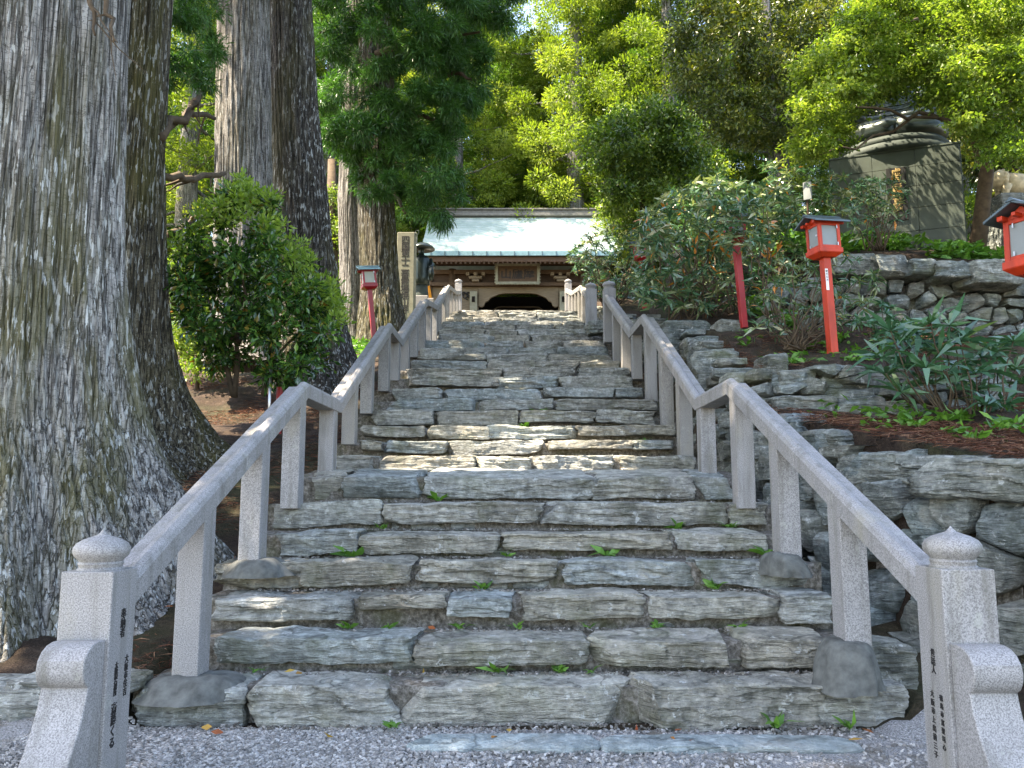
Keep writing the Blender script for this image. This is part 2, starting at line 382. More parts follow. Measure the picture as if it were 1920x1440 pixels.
# lower stone wall runs from beside the stairs out to the right
W1 = [(2.62, 9.3), (2.66, 8.3), (2.85, 7.0), (3.15, 5.9), (3.62, 5.15), (4.6, 4.7), (6.5, 4.4)]
def w1_front(X):       # the wall's Y at a given X
    xs = [p[0] for p in W1]; ys = [p[1] for p in W1]
    return np.interp(X, xs, ys)
def ground_z(X, Y):
    X = np.asarray(X, float); Y = np.asarray(Y, float)
    P = np.interp(Y, [0, 4.5, 5, 29.8, 46, 75, 130], [0.03, .05, .2, 8.2, 8.2, 13, 40])
    st = prof(Y)
    base = np.where(Y < 6, .05, np.where(Y < 29.8, st-.36, P))
    # left side
    L = np.where(Y < 4.9, .05+.02*Y, np.interp(Y, [4.9, 6, 8, 10, 12, 14, 16, 20, 29.8, 46, 75, 130], [.17, .42, 1.1, 1.72, 2.35, 2.95, 3.75, 5.1, 8.1, 8.2, 12, 34]))
    L = L+np.clip(-2.4-X, 0, 12)*np.interp(Y, [4, 8, 14, 30], [0, .0, -.02, -.02])
    # right side: beds
    bed1 = 1.62+(Y-5.4)*.22
    bed2 = np.maximum(st+1.0, 2.78)+np.clip(X-2.6, 0, 3)*.06
    fy = w1_front(X)
    r = np.where(Y > fy+.28, bed1, .08+.16*np.clip(Y-4.5, 0, 5))
    b2 = (X > 2.82) & (Y > 8.82+np.clip(X-4.0, 0, 9)*.55)
    r = np.where(b2, bed2, r)
    r = np.where((Y > 16.5) & (Y < 30), np.minimum(r, st+.35+.0*X), r)
    ter = np.interp(Y, [10.9, 13, 20, 29.8, 46, 75, 130], [4.45, 5.45, 7.0, 8.3, 8.4, 13, 40])
    r = np.where((X > 4.6) & (Y > 11.25), ter, r)
    r = np.where(Y >= 29.8, P, r)
    # mix
    kL = sstep(-2.15, -2.35, X); kR = (X > 2.45)
    z = base*(1-kL)+L*kL
    z = np.where(kR, r, z)
    return z
gx = np.unique(np.concatenate([np.linspace(-60, -8, 30), np.arange(-8, 9, .11), np.linspace(9, 60, 30)]))
gy = np.unique(np.concatenate([np.linspace(-12, 2.5, 12), np.arange(2.5, 14, .11), np.arange(14, 31, .3), np.linspace(31, 130, 60)]))
GX, GY = np.meshgrid(gx, gy); fx = GX.ravel(); fy_ = GY.ravel()
gz = ground_z(fx, fy_)
gn = fbm(np.stack([fx*1.3, fy_*1.3, fx*0], 1), 5, 4)
amp = np.where((fy_ < 4.8), .012, np.where(np.abs(fx) < 2.2, .0, .07))
gz = gz+gn*amp
nx_, ny_ = len(gx), len(gy)
idx = (np.arange(ny_-1)[:, None]*nx_+np.arange(nx_-1)[None]).ravel()
GF = np.stack([idx, idx+1, idx+nx_+1, idx+nx_], 1)
cy = (fy_[GF].mean(1)); cx = fx[GF].mean(1)
mi = np.where((cy < 4.95) & (cx < 2.6), 1, 0)
g = mesh_obj('ground', np.stack([fx, fy_, gz], 1), GF, None, None, True, None, [M['soil'], M['path']], mi)
tag(g, kind='structure')
def gzp(X, Y): return float(ground_z(np.array([X]), np.array([Y]))[0])

# ---------------------------------------------------------------- stones
_grid = {}
def box_grid(nx, ny, nz):
    key = (nx, ny, nz)
    if key in _grid: return _grid[key]
    ids = {}; V = []; F = []
    def vid(i, j, k):
        q = (i, j, k)
        if q not in ids:
            ids[q] = len(V); V.append((2*i/nx-1, 2*j/ny-1, 2*k/nz-1))
        return ids[q]
    for i in range(nx):
        for j in range(ny):
            F.append((vid(i, j, 0), vid(i, j+1, 0), vid(i+1, j+1, 0), vid(i+1, j, 0)))
            F.append((vid(i, j, nz), vid(i+1, j, nz), vid(i+1, j+1, nz), vid(i, j+1, nz)))
    for i in range(nx):
        for k in range(nz):
            F.append((vid(i, 0, k), vid(i+1, 0, k), vid(i+1, 0, k+1), vid(i, 0, k+1)))
            F.append((vid(i, ny, k), vid(i, ny, k+1), vid(i+1, ny, k+1), vid(i+1, ny, k)))
    for j in range(ny):
        for k in range(nz):
            F.append((vid(0, j, k), vid(0, j, k+1), vid(0, j+1, k+1), vid(0, j+1, k)))
            F.append((vid(nx, j, k), vid(nx, j+1, k), vid(nx, j+1, k+1), vid(nx, j, k+1)))
    _grid[key] = (np.array(V), np.array(F)); return _grid[key]
def stone_geo(c, size, seed, res=.03, rz=0, rx=0, ry=0, k=9, rough=1.0, strata=1.0, facets=9):
    n = [int(min(110, max(4, round(s/q_)))) for s, q_ in zip(size, (res, res*1.3, res*.6))]
    V, F = box_grid(*n)
    nn = (np.abs(V)**k).sum(1)**(1/k)
    q = V/nn[:, None]
    h = np.array(size)/2
    p = q*h
    s = seed*7.31
    o = np.array([s, s*1.7, s*.6])
    low = min(size)*.5
    # silhouette: warp as a whole
    f1 = 1.6/max(.25, size[0]); w = p.copy()
    d = np.stack([fbm(p*[1, 4, 5]+o, 1, 2), fbm(p*[3, 2, 2.5]+o, 2, 3), fbm(p*[3.2, 1.6, 1.5]+o, 3, 3)], 1)
    w = w+d*np.array([.05, .024, .014])*rough*min(1, low/.09)*np.abs(q)**1.0
    # layered cleavage on the vertical sides
    lay = vn(np.stack([p[:, 0]*1.6+s, p[:, 1]*1.6, p[:, 2]*42+p[:, 0]*2.5+s], 1), 4)
    lay2 = vn(np.stack([p[:, 0]*7+s, p[:, 1]*7, p[:, 2]*75+s], 1), 5)
    lid = np.floor(p[:, 2]*26+p[:, 0]*1.5+fbm(np.stack([p[:, 0]*2.2+s, p[:, 1]*1.5, p[:, 2]*3], 1), 11, 3)*1.8+p[:, 1]*2)
    led = _h(lid.astype(np.int64), np.floor(p[:, 0]*1.7+vn(p*3+o, 12)*.9+s).astype(np.int64), np.zeros(len(p), np.int64), 3)*2-1
    lay = lay*.5+led*.9
    side = np.clip(np.maximum(np.abs(q[:, 1]), np.abs(q[:, 0]))**6, 0, 1)
    out = np.stack([np.sign(q[:, 0])*np.abs(q[:, 0])**8, np.sign(q[:, 1])*np.abs(q[:, 1])**8, 0*q[:, 0]], 1)
    w = w+out*((lay*.014+lay2*.007)*strata*side)[:, None]
    fine = fbm(p*22+o, 6, 2)*.0045*rough
    nrm = q/np.maximum(1e-6, np.linalg.norm(q, axis=1))[:, None]
    w = w+nrm*fine[:, None]
    # broken facets: planes that cut corners and edges off
    fr = np.random.default_rng(int(seed)*13+5)
    for _ in range(facets):
        n_ = fr.normal(size=3)*[.55, 1.1, .9]; n_ /= np.linalg.norm(n_)
        sup = np.abs(n_)@h; dd = sup*fr.uniform(.78, .97)
        ex = w@n_-dd; w = w-np.clip(ex, 0, None)[:, None]*n_*.93
    cr, sr = math.cos(rx), math.sin(rx)
    w = np.stack([w[:, 0], w[:, 1]*cr-w[:, 2]*sr, w[:, 1]*sr+w[:, 2]*cr], 1)
    cr, sr = math.cos(ry), math.sin(ry)
    w = np.stack([w[:, 0]*cr+w[:, 2]*sr, w[:, 1], -w[:, 0]*sr+w[:, 2]*cr], 1)
    cr, sr = math.cos(rz), math.sin(rz)
    w = np.stack([w[:, 0]*cr-w[:, 1]*sr, w[:, 0]*sr+w[:, 1]*cr, w[:, 2]], 1)
    return w+np.array(c), F
def join(parts):
    Vs = []; Fs = []; T = []; o = 0
    for V, F, t in parts:
        Vs.append(V); Fs.append(F+o); T.append(np.full(len(F), t)); o += len(V)
    return np.concatenate(Vs), np.concatenate(Fs), np.concatenate(T)
def stone(name, c, size, seed, parent=None, mat='step', t=.5, **kw):
    V, F = stone_geo(c, size, seed, **kw)
    o = mesh_obj(name, V, F, M[mat], parent, True, np.full(len(F), t)); o.data.set_sharp_from_angle(angle=R(24)); return o

# breaks between the slabs, read from the photograph, in pixels of the 1920 wide picture
BR = {0: [250, 460, 742, 1190, 1548, 1718], 1: [398, 780, 1112, 1392, 1560], 2: [398, 661, 837, 970, 1211, 1460, 1560],
      3: [398, 772, 1046, 1305, 1505], 4: [498, 670, 942, 1266, 1448], 5: [502, 716, 1016, 1372, 1446], 6: [575, 640, 790, 1115, 1310, 1378],
      7: [632, 700, 895, 995, 1152, 1304], 8: [675, 720, 838, 1020, 1190, 1270], 9: [675, 800, 915, 1080, 1265], 10: [703, 815, 975, 1120, 1240],
      11: [725, 900, 1040, 1236], 12: [733, 830, 1018, 1155, 1212], 13: [752, 935, 1050, 1190]}
stairs = thing('stone_staircase', 'long staircase of rough grey schist slabs climbing to the temple gate', 'staircase', (0, 4.9, .1))
weed_spots = []
for i, (yf, zt) in enumerate(STEP):
    zb = STEP[i-1][1] if i else .06
    yn = STEP[i+1][0] if i+1 < len(STEP) else yf+1.2
    rs = zt-zb
    # rubble and earth behind and under the slabs
    xa, xb = (XL-.32, XR+.38)
    if i == 0: xa, xb = -2.3, 2.3
    nxs = int((xb-xa)/(.035 if i < 9 else .08)); prof_pts = []
    rec = .11 if i < 8 else .18
    for a in np.linspace(0, 1, 7): prof_pts.append((yf+rec, zb-.06+(rs+.04)*a))
    for a in np.linspace(.04, 1, max(4, int((yn-yf)/.05))): prof_pts.append((yf+rec+a*(yn-yf+.12), zt-.02))
    pp = np.array(prof_pts); xs = np.linspace(xa, xb, nxs)
    A = np.stack([np.repeat(xs, len(pp)), np.tile(pp[:, 0], nxs), np.tile(pp[:, 1], nxs)], 1)
    if i == 6: A[:, 2] += np.clip(A[:, 1]-yf-.1, 0, 1)*.10
    nz = fbm(A*[6, 6, 9]+i*3.3, 9, 3)
    A[:, 1] -= nz*.018; A[:, 2] += nz*.012
    m_ = len(pp); id2 = (np.arange(nxs-1)[:, None]*m_+np.arange(m_-1)[None]).ravel()
    so_ = mesh_obj('step', A, np.stack([id2, id2+m_, id2+m_+1, id2+1], 1), M['fill'], stairs, True, np.full(len(id2), .5))
    # slabs
    rr = random.Random(100+i)
    def x_at(px):
        return (px-960)/FOC*(yf*ca+(zt-CAM_H)*sa)
    if i in BR: bx = [x_at(p) for p in BR[i]]
    else:
        bx = [XL-.03]
        while bx[-1] < XR-.5: bx.append(bx[-1]+rr.uniform(.75, 1.55))
        bx[-1] = XR+.1
    if i > 18 : bx[0] = XL-.1
    for j in range(len(bx)-1):
        a, b = bx[j]+.012, bx[j+1]-.012
        if b-a < .1: continue
        hh = rs*rr.uniform(.66, .97) if i < 8 else rs*rr.uniform(.50, .86)
        if i == 0: hh = .24
        dp = rr.uniform(.36, .5) if i else .42
        dz = rr.uniform(-.014, .012); dy = rr.uniform(-.03, .035)
        if (i, j) in ((2, 1), (2, 2)): hh *= .62
        rxx = R(rr.uniform(-2, 2))
        if i == 6: dp = .98; hh = .22; rxx = R(6.5); dz = .045; dy *= .3
        res = .018 if i < 5 else .024 if i < 10 else .04 if i < 16 else .06
        o = stone('slab', ((a+b)/2, yf+dy+dp/2, zt+dz-hh/2), (b-a, dp, hh), i*31+j+3, so_, 'step', rr.uniform(.1, 1), res=res,
                  rz=R(rr.uniform(-1.3, 1.3)), ry=R(rr.uniform(-.9, .9)), rx=rxx, k=rr.uniform(20, 40), rough=rr.uniform(.9, 1.8), strata=rr.uniform(.6, 1.3), facets=rr.choice([3, 4, 6, 8]))
        if hh < rs*.86:          # small packing stones below a thin slab
            xx = a+.05
            while xx < b-.1:
                w_ = rr.uniform(.12, .35)
                if rr.random() < .75:
                    stone('slab', (xx+w_/2, yf+(.06 if i < 8 else .12)+dp/2, zb+.035), (w_, .3, rs-hh+.05), i*77+int(xx*50)+500, so_, 'step', rr.uniform(0, .6), res=.03, rough=1.2)
                xx += w_+.03
        weed_spots.append((bx[j+1], yf-.02, zb, i))

# flush slabs at the foot of the stairs
rr = random.Random(5)
for (p0, p1, yy, lab) in ((770, 1117, 4.52, 'narrow blue-grey paving slab sunk in gravel below the first step'), (1121, 1585, 4.50, 'wide blue-grey paving slab sunk in gravel right of the narrow one')):
    a, b = (p0-960)/FOC*4.55, (p1-960)/FOC*4.55
    o = stone('paving_slab', ((a+b)/2, yy+.1, .045), (b-a, .25, .09), int(p0), None, 'slab_blue', .8, res=.02, rough=.8, k=7)
    tag(o, lab, 'paving slab', 'paving slabs at the foot of the stairs')
# stones left of the first newel and right of the stairs' foot
EX = [((-3.25, 5.05, .16), (1.7, .45, .3), 'long rough kerb stone left of the stairs in front of the big tree', .8, 'step'),
      ((-2.62, 5.05, .30), (.75, .40, .09), 'flat thin slab lying behind the left scroll post', .8, 'step'),
      ((-4.5, 4.55, .07), (1.6, .4, .2), 'blue-grey stone at the far left beside the scroll bracket', .7, 'slab_blue'),
      ((2.30, 5.35, .32), (.5, .4, .34), 'green-grey boulder wedged behind the right scroll post', .3, 'wall')]
for k, (c, s_, lab, tt, mt) in enumerate(EX):
    o = stone('kerb_stone' if k < 3 else 'boulder', c, s_, 900+k, None, mt, tt, res=.025, k=7, rough=1.5)
    tag(o, lab, 'stone')

# gravel: too many to count
def pebbles(name, pts, smin, smax, mat, seed, label):
    r = np.random.default_rng(seed); n = len(pts)
    base = np.array([(x, y, z) for z in (-1, 1) for y in (-1, 1) for x in (-1, 1)])*.5
    F0 = np.array([(0, 2, 3, 1), (4, 5, 7, 6), (0, 1, 5, 4), (2, 6, 7, 3), (0, 4, 6, 2), (1, 3, 7, 5)])
    s = r.uniform(smin, smax, (n, 1, 1))*r.uniform(.6, 1.25, (n, 1, 3))*[1, 1, .62]
    V = base[None]*(1+r.uniform(-.4, .4, (n, 8, 3)))*s
    a = r.uniform(0, 6.28, n); b = r.uniform(-.5, .5, n)
    c_, s_ = np.cos(a)[:, None], np.sin(a)[:, None]; X = V[..., 0]*c_-V[..., 1]*s_; Y = V[..., 0]*s_+V[..., 1]*c_; Z = V[..., 2]+X*b[:, None]
    V = np.stack([X, Y, Z], -1)+pts[:, None, :]
    F = (F0[None]+(np.arange(n)*8)[:, None, None]).reshape(-1, 4)
    o = mesh_obj(name, V.reshape(-1, 3), F, mat, None, False, np.repeat(r.beta(2.2, 2.2, n), 6))
    return tag(o, label, 'gravel', kind='stuff')
n = 26000
px_ = np.concatenate([rng.uniform(-2.6, -.1, n), rng.uniform(-.4, 2.4, n//3)]); py_ = np.concatenate([rng.uniform(3.6, 4.93, n), rng.uniform(3.9, 4.93, n//3)])
keep = (rng.random(len(px_)) < np.where(px_ < -.6, 1, .45))
px_, py_ = px_[keep], py_[keep]
pebbles('gravel', np.stack([px_, py_, ground_z(px_, py_)+rng.uniform(.0, .012, len(px_))], 1), .009, .021, M['gravel'], 3, 'loose pale grey gravel at the foot of the stairs')
n = 3800
px_ = rng.uniform(XL, XR, n); kk = rng.integers(0, 8, n); py_ = SY[kk]-rng.uniform(.0, .12, n)+.02; zz_ = np.where(kk > 0, SZ[np.maximum(kk-1, 0)], .07)+.004
pebbles('grit', np.stack([px_, py_, zz_], 1), .006, .018, M['grit'], 4, 'crushed grit lying along the backs of the lower treads')

# ---------------------------------------------------------------- rubble walls
def rubble_wall(name, path_, label, cell=.32, aspect=1.35, seed=1, res=.03, depth=.12, t_lo=.1, t_hi=1, mat='wall', batter=.12, gap=.010):
    """angular stones fitted to one another over the face of a wall; path_: [(x,y,zbottom,ztop)], faces right of the travel direction"""
    P = np.array(path_, float); seg = np.hypot(np.diff(P[:, 0]), np.diff(P[:, 1])); S = np.concatenate([[0], np.cumsum(seg)]); L = S[-1]
    f = lambda k, q: np.interp(q, S, P[:, k])
    def frame(q):
        a, b = max(0, q-.25), min(L, q+.25)
        d = np.array([f(0, b)-f(0, a), f(1, b)-f(1, a)]); d /= np.linalg.norm(d); return np.array([d[0], d[1], 0]), np.array([d[1], -d[0], 0])
    r = np.random.default_rng(seed); cu, cw = cell*aspect, cell
    H = (P[:, 3]-P[:, 2]).max(); seeds = []
    v = -cw*.3; row = 0
    while v < H+cw*.6:
        u = -cu+(row % 2)*cu*.5; h = cw*r.uniform(.7, 1.3)
        while u < L+cu:
            seeds.append((u+r.uniform(-.2, .2)*cu, v+r.uniform(-.28, .28)*cw)); u += cu*r.uniform(.6, 1.45)
        v += h; row += 1
    seeds = np.array(seeds); parts = []
    A = np.array([1/aspect, 1.0])
    for k, (u, v) in enumerate(seeds):
        uu = min(max(u, 0), L); zb, zt = f(2, uu), f(3, uu)
        if v > zt-zb or u < -.15 or u > L+.15: continue
        d = (seeds-seeds[k])*A; dist = np.hypot(d[:, 0], d[:, 1]); nb = np.where((dist > 1e-6) & (dist < cell*2.6))[0]
        planes = []
        for m_ in nb:
            nA = d[m_]/dist[m_]; n_ = nA*A; ln = np.linalg.norm(n_); n_ = n_/ln
            planes.append((n_, dist[m_]/2/ln-gap*r.uniform(.6, 2.6)))
        planes.append((np.array([0, 1.]), zt-zb-v+r.uniform(-.02, .04)))
        # extents
        ext = []
        for dirn in ((1, 0), (-1, 0), (0, 1), (0, -1)):
            dn = np.array(dirn, float); e = 1.2*cu
            for n_, dd in planes:
                c = n_@dn
                if c > .25: e = min(e, dd/c)
            ext.append(e)
        hx, hz = max(ext[0], ext[1])*1.15, max(ext[2], ext[3])*1.15; hy = .20
        n3 = [int(min(34, max(5, round(2*q/(res*w_))))) for q, w_ in ((hx, 1), (hy, 1.6), (hz, .8))]
        V, F = box_grid(*n3); kk = r.uniform(24, 40)
        q = V/((np.abs(V)**kk).sum(1)**(1/kk))[:, None]
        p = q*[hx, hy, hz]
        for _ in range(3):
            for n_, dd in planes:
                ex = np.clip(p[:, 0]*n_[0]+p[:, 2]*n_[1]-dd, 0, None); p[:, 0] -= ex*n_[0]; p[:, 2] -= ex*n_[1]
        front = np.clip(-q[:, 1], 0, 1)**3        # outward is local -y
        o = r.uniform(0, 90, 3)
        for _ in range(10):      # broken faces
            n_ = r.normal(size=3)*[.8, .6, .8]; n_[1] = -abs(n_[1])-.25; n_ /= np.linalg.norm(n_)
            sup = abs(n_[0])*hx*.8+abs(n_[1])*hy+abs(n_[2])*hz*.8; dd = sup*r.uniform(.62, .90)
            p = p-np.clip(p@n_-dd, 0, None)[:, None]*n_*.95
        th = r.uniform(-.5, .5) if aspect > 1.2 else r.uniform(-1.5, 1.5); cz, sz_ = math.cos(th), math.sin(th)
        la = (-p[:, 0]*sz_+p[:, 2]*cz)+vn(p*4+o, 3)*.02
        led = _h(np.floor(la*30+fbm(p*3+o, 5, 2)*1.2).astype(np.int64), np.floor(p[:, 0]*2+o[0]).astype(np.int64), np.zeros(len(p), np.int64), k)*2-1
        p[:, 1] -= front*(led*.006+fbm(p*9+o, 6, 3)*.008+fbm(p*30+o, 7, 2)*.003)
        p[:, 1] -= front*(p[:, 0]*r.uniform(-.18, .18)+p[:, 2]*r.uniform(-.2, .2))
        p += vn(p*14+o, 8)[:, None]*q*.004
        tn, nn = frame(uu); off = depth*r.uniform(.35, 1.1)-batter*v-hy*.55
        org = np.array([f(0, uu), f(1, uu), zb+v])+tn*(u-uu)+nn*off
        W = org+p[:, :1]*tn+(-p[:, 1:2])*nn+p[:, 2:3]*np.array([0, 0, 1.])
        parts.append((W, F, t_lo+(t_hi-t_lo)*r.random()))
    # the earth core between and behind the stones
    ns = max(8, int(L/.12)); s_ = np.linspace(0, L, ns); Vc = []
    for q in s_:
        tn, nn = frame(q); b = np.array([f(0, q), f(1, q), f(2, q)-.1]); h = f(3, q)-f(2, q)
        Vc += [b+nn*(depth*.25-hy_core), b+nn*(depth*.25-hy_core-batter*h)+[0, 0, h+.02], b-nn*.42+[0, 0, h+.02]]
    Vc = np.array(Vc); i_ = np.arange(ns-1)*3
    Fc = np.concatenate([np.stack([i_, i_+3, i_+4, i_+1], 1), np.stack([i_+1, i_+4, i_+5, i_+2], 1)])
    V, F, T = join(parts)
    wo = mesh_obj(name, V, F, M[mat], None, True, T); wo.data.set_sharp_from_angle(angle=R(24))
    return wo, mesh_obj('earth_core', Vc, Fc, M['fill'], None, True, np.full(len(Fc), .5))
hy_core = .06
def wall_thing(name, label, path_, cap=None, **kw):
    t_ = thing(name, label, 'stone wall', (path_[0][0], path_[0][1], path_[0][2]))
    for o in rubble_wall('stonework', path_, label, **kw):
        o.parent = t_; o.matrix_parent_inverse = parent_inv(t_)
    return t_
# lower wall (path travelled so that the right side faces the stairs and the camera)
w1p = [(6.5, 4.4, -.1, 1.45), (4.6, 4.7, -.1, 1.45), (3.62, 5.15, 0, 1.5), (3.15, 5.9, .15, 1.62), (2.85, 7.0, .8, 1.86), (2.66, 8.3, 1.3, 2.14), (2.62, 9.3, 1.6, 2.4)]
w1p = w1p[::-1]
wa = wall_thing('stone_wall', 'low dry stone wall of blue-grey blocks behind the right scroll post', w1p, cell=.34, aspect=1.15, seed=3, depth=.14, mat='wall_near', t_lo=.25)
# its great cap slabs
CAP_ = 0
CAP = [((3.30, 6.45, 1.60), (1.25, .62, .26), -62, 'wall_near', .9), ((3.62, 5.62, 1.50), (1.35, .70, .30), -50, 'wall_near', .95), ((4.55, 5.0, 1.42), (1.3, .6, .30), -12, 'slab_blue', .8),
       ((2.98, 7.35, 1.86), (.75, .5, .24), -72, 'wall_near', .8), ((2.86, 8.1, 2.08), (.7, .45, .22), -80, 'wall_near', .6)]
for k, (c, s_, rz, mt, tt) in enumerate(CAP):
    o = stone('capstone', c, s_, 40+k, wa, mt, tt, res=.02, rz=R(rz), ry=R(3), k=9, rough=2.0, strata=1.5, facets=14)
# step of big blocks that holds the lantern bed
w2p = [(2.62, 17.0, 4.5, 5.1), (2.60, 15.0, 3.7, 4.7), (2.60, 12.5, 2.9, 4.05), (2.55, 10.6, 2.2, 3.3), (2.52, 9.2, 1.8, 2.85), (2.72, 8.62, 1.6, 2.78), (3.2, 8.42, 1.9, 2.75), (4.3, 8.5, 2.1, 2.72), (5.4, 8.9, 2.2, 2.8)]
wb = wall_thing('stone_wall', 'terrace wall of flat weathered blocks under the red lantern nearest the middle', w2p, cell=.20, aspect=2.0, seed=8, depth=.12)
CAP2 = [(1240, 1340, 600, 690, 12.0), (1345, 1400, 598, 640, 11.6), (1300, 1375, 630, 680, 11.0), (1300, 1390, 655, 735, 9.9), (1375, 1450, 690, 730, 9.2), (1440, 1480, 662, 700, 8.75), (1455, 1532, 693, 738, 8.5),
        (1535, 1690, 700, 745, 8.5), (1450, 1572, 742, 778, 8.35), (1570, 1660, 742, 780, 8.35), (1100, 1160, 600, 625, 19.5)]
for k, (a, b, c_, d, yy) in enumerate(CAP2):
    p = at(a, c_, yy); q = at(b, d, yy); w_ = q[0]-p[0]; h_ = p[2]-q[2]
    stone('capstone', ((p[0]+q[0])/2, yy+.22, (p[2]+q[2])/2), (w_, .5, h_), 60+k, wb, 'wall', random.uniform(.3, .9), res=.025, k=10, rough=1.4, facets=12, ry=R(random.uniform(-4, 4)))
# upper wall
w3p = [(3.9, 11.6, 3.2, 4.50), (4.5, 11.0, 2.9, 4.42), (6.2, 10.75, 2.85, 4.40), (9.0, 10.4, 2.8, 4.4)]
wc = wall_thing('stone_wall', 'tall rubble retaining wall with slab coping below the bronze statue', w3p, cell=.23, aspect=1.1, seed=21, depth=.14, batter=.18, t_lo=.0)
CAP3 = [(1560, 1640, 478, 512), (1640, 1700, 482, 518), (1700, 1752, 490, 516), (1752, 1815, 492, 520), (1815, 1920, 490, 532)]
for k, (a, b, c_, d) in enumerate(CAP3):
    yy = 11.0-.12*k
    p = at(a, c_, yy); q = at(b, d, yy)
    stone('capstone', ((p[0]+q[0])/2, yy+.2, (p[2]+q[2])/2), (q[0]-p[0]+.03, .6, p[2]-q[2]+.04), 80+k, wc, 'wall', .35+.12*k, res=.025, k=10, rough=1.5, facets=12)
# left low bank stones beyond the railing
wd = wall_thing('stone_wall', 'low edging of dark stones beside the upper right railing gap', [(2.55, 24, 6.4, 7.0), (2.75, 21.5, 5.7, 6.2), (3.0, 20.3, 5.3, 5.9), (2.6, 19.4, 5.0, 5.55), (2.6, 17.8, 4.6, 5.2)][::1], cell=.2, aspect=2.4, seed=5, depth=.12, res=.05)

# ---------------------------------------------------------------- granite railings
RAILP = [(-.092, -.16), (-.092, -.045), (-.076, -.016), (-.045, -.002), (-.014, -.008), (.0, -.03), (.004, -.056), (.012, -.058), (.014, -.048), (.10, -.052), (.10, -.16)]
def handrail(side, x_in, nodes, parent):
    """side -1 left, +1 right; nodes (Y,z of rail top)"""
    n_ = len(RAILP); xc = x_in+side*.095; runs = [[nodes[0]]]
    for (a, b) in zip(nodes, nodes[1:]):
        L_ = b[0]-a[0]; m_ = max(1, round(L_/1.9))
        for q in range(1, m_):
            y_ = a[0]+L_*q/m_; z_ = a[1]+(b[1]-a[1])*q/m_; g_ = .0022; dz_ = (b[1]-a[1])/L_*g_
            runs[-1].append((y_-g_, z_-dz_)); runs.append([(y_+g_, z_+dz_)])
        runs[-1].append(b)
    for nodes in runs: rail_piece(side, xc, nodes, parent)
def rail_piece(side, xc, nodes, parent):
    V = []; F = []; n_ = len(RAILP)
    for (Y, z) in nodes:
        for u, w in RAILP: V.append((xc+side*u, Y, z+w))
    for i in range(len(nodes)-1):
        for k in range(n_): F.append((i*n_+k, i*n_+(k+1) % n_, (i+1)*n_+(k+1) % n_, (i+1)*n_+k))
    F.append(tuple(range(n_))); F.append(tuple(range((len(nodes)-1)*n_, len(nodes)*n_))[::-1])
    m = MB(); m.add(V, F)
    return m.build('handrail', M['granite'] if nodes[0][0] < 9 else M['granite_mid'], parent, False, .004, 1)
FIN = [(.0, -.01), (.108, -.01), (.108, .004), (.098, .012), (.100, .022), (.104, .03), (.098, .04), (.104, .05), (.122, .066), (.130, .086), (.129, .106), (.115, .128), (.085, .146), (.050, .158), (.024, .168), (.010, .182), (.0, .196)]
def newel(side, x_in, yf, ztop, zbot, parent, w=.25, name='newel_post', fin=1.0):
    xc = x_in+side*w/2
    m = MB(); m.box((xc, yf+w/2, (ztop+zbot)/2), (w, w, ztop-zbot))
    o = m.build(name, M['granite'], parent, False, .006, 2)
    f = MB(); f.lathe((xc, yf+w/2, ztop), [(r*fin, z*fin) for r, z in FIN], 40)
    fo = f.build('finial', M['granite'], o, True); smooth_by_angle(fo, 50)
    return o, xc
SCR = [(0.0, .745), (.06, .75), (.11, .742), (.15, .72), (.178, .685), (.185, .645), (.178, .605), (.158, .575), (.132, .558), (.138, .53), (.148, .49), (.165, .44), (.19, .385), (.225, .32), (.27, .25), (.32, .185), (.365, .125), (.395, .06), (.405, -.05), (0, -.05)]
def scroll(xc, yf, parent, w=.215):
    m = MB(); pr = [(yf-u, z) for u, z in SCR]
    m.prism(pr, 'x', xc-w/2, xc+w/2)
    o = m.build('scroll_bracket', M['granite'], parent, False, .005, 2); smooth_by_angle(o, 28)
    return o
def flat_text(body, size, loc, rot, mat, parent=None, name='inscription', depth=.002, sx=1, line=1.0, align='CENTER'):
    cu = bpy.data.curves.new('t', 'FONT'); cu.body = body; cu.size = size; cu.extrude = depth; cu.align_x = align; cu.space_line = line; cu.offset = size*.012
    to = bpy.data.objects.new('t', cu); scene.collection.objects.link(to)
    dg = bpy.context.evaluated_depsgraph_get(); me = bpy.data.meshes.new_from_object(to.evaluated_get(dg))
    bpy.data.objects.remove(to); me.name = name; me.materials.clear(); me.materials.append(mat)
    from mathutils import Matrix, Euler
    me.transform(Matrix.Translation(loc) @ Euler(rot).to_matrix().to_4x4() @ Matrix.Diagonal((sx, 1, 1, 1)))
    return link(bpy.data.objects.new(name, me), parent)
def vert(s): return '\n'.join(s)

def mound(c, zt, zb, rx, ry, seed, parent):
    n = 56; m_ = 14; th = np.linspace(0, 2*np.pi, n, endpoint=False); q = np.linspace(0, 1, m_)
    Q, T = np.meshgrid(q, th, indexing='ij'); e = fbm(np.stack([np.cos(T).ravel()*1.6, np.sin(T).ravel()*1.6, Q.ravel()*.8+seed], 1), seed, 3).reshape(Q.shape)
    rad = (.36+.64*Q**.8)*(1+e*.28*Q); z = zt-(zt-zb)*(Q**2.3)*(1+.1*e)
    V = np.stack([c[0]+np.cos(T)*rad*rx, c[1]+np.sin(T)*rad*ry, z+e*.012], -1).reshape(-1, 3); V = np.vstack([V, [[c[0], c[1], zt]]])
    i = np.arange(m_-1)[:, None]*n; j = np.arange(n)[None]
    F = np.stack([i+j, i+(j+1) % n, i+n+(j+1) % n, i+n+j], -1).reshape(-1, 4).tolist()+[[k, (k+1) % n, len(V)-1] for k in range(n)]
    o = mesh_obj('footing', V, [tuple(f) for f in F], M['cement'], parent, True); bmfix(o)
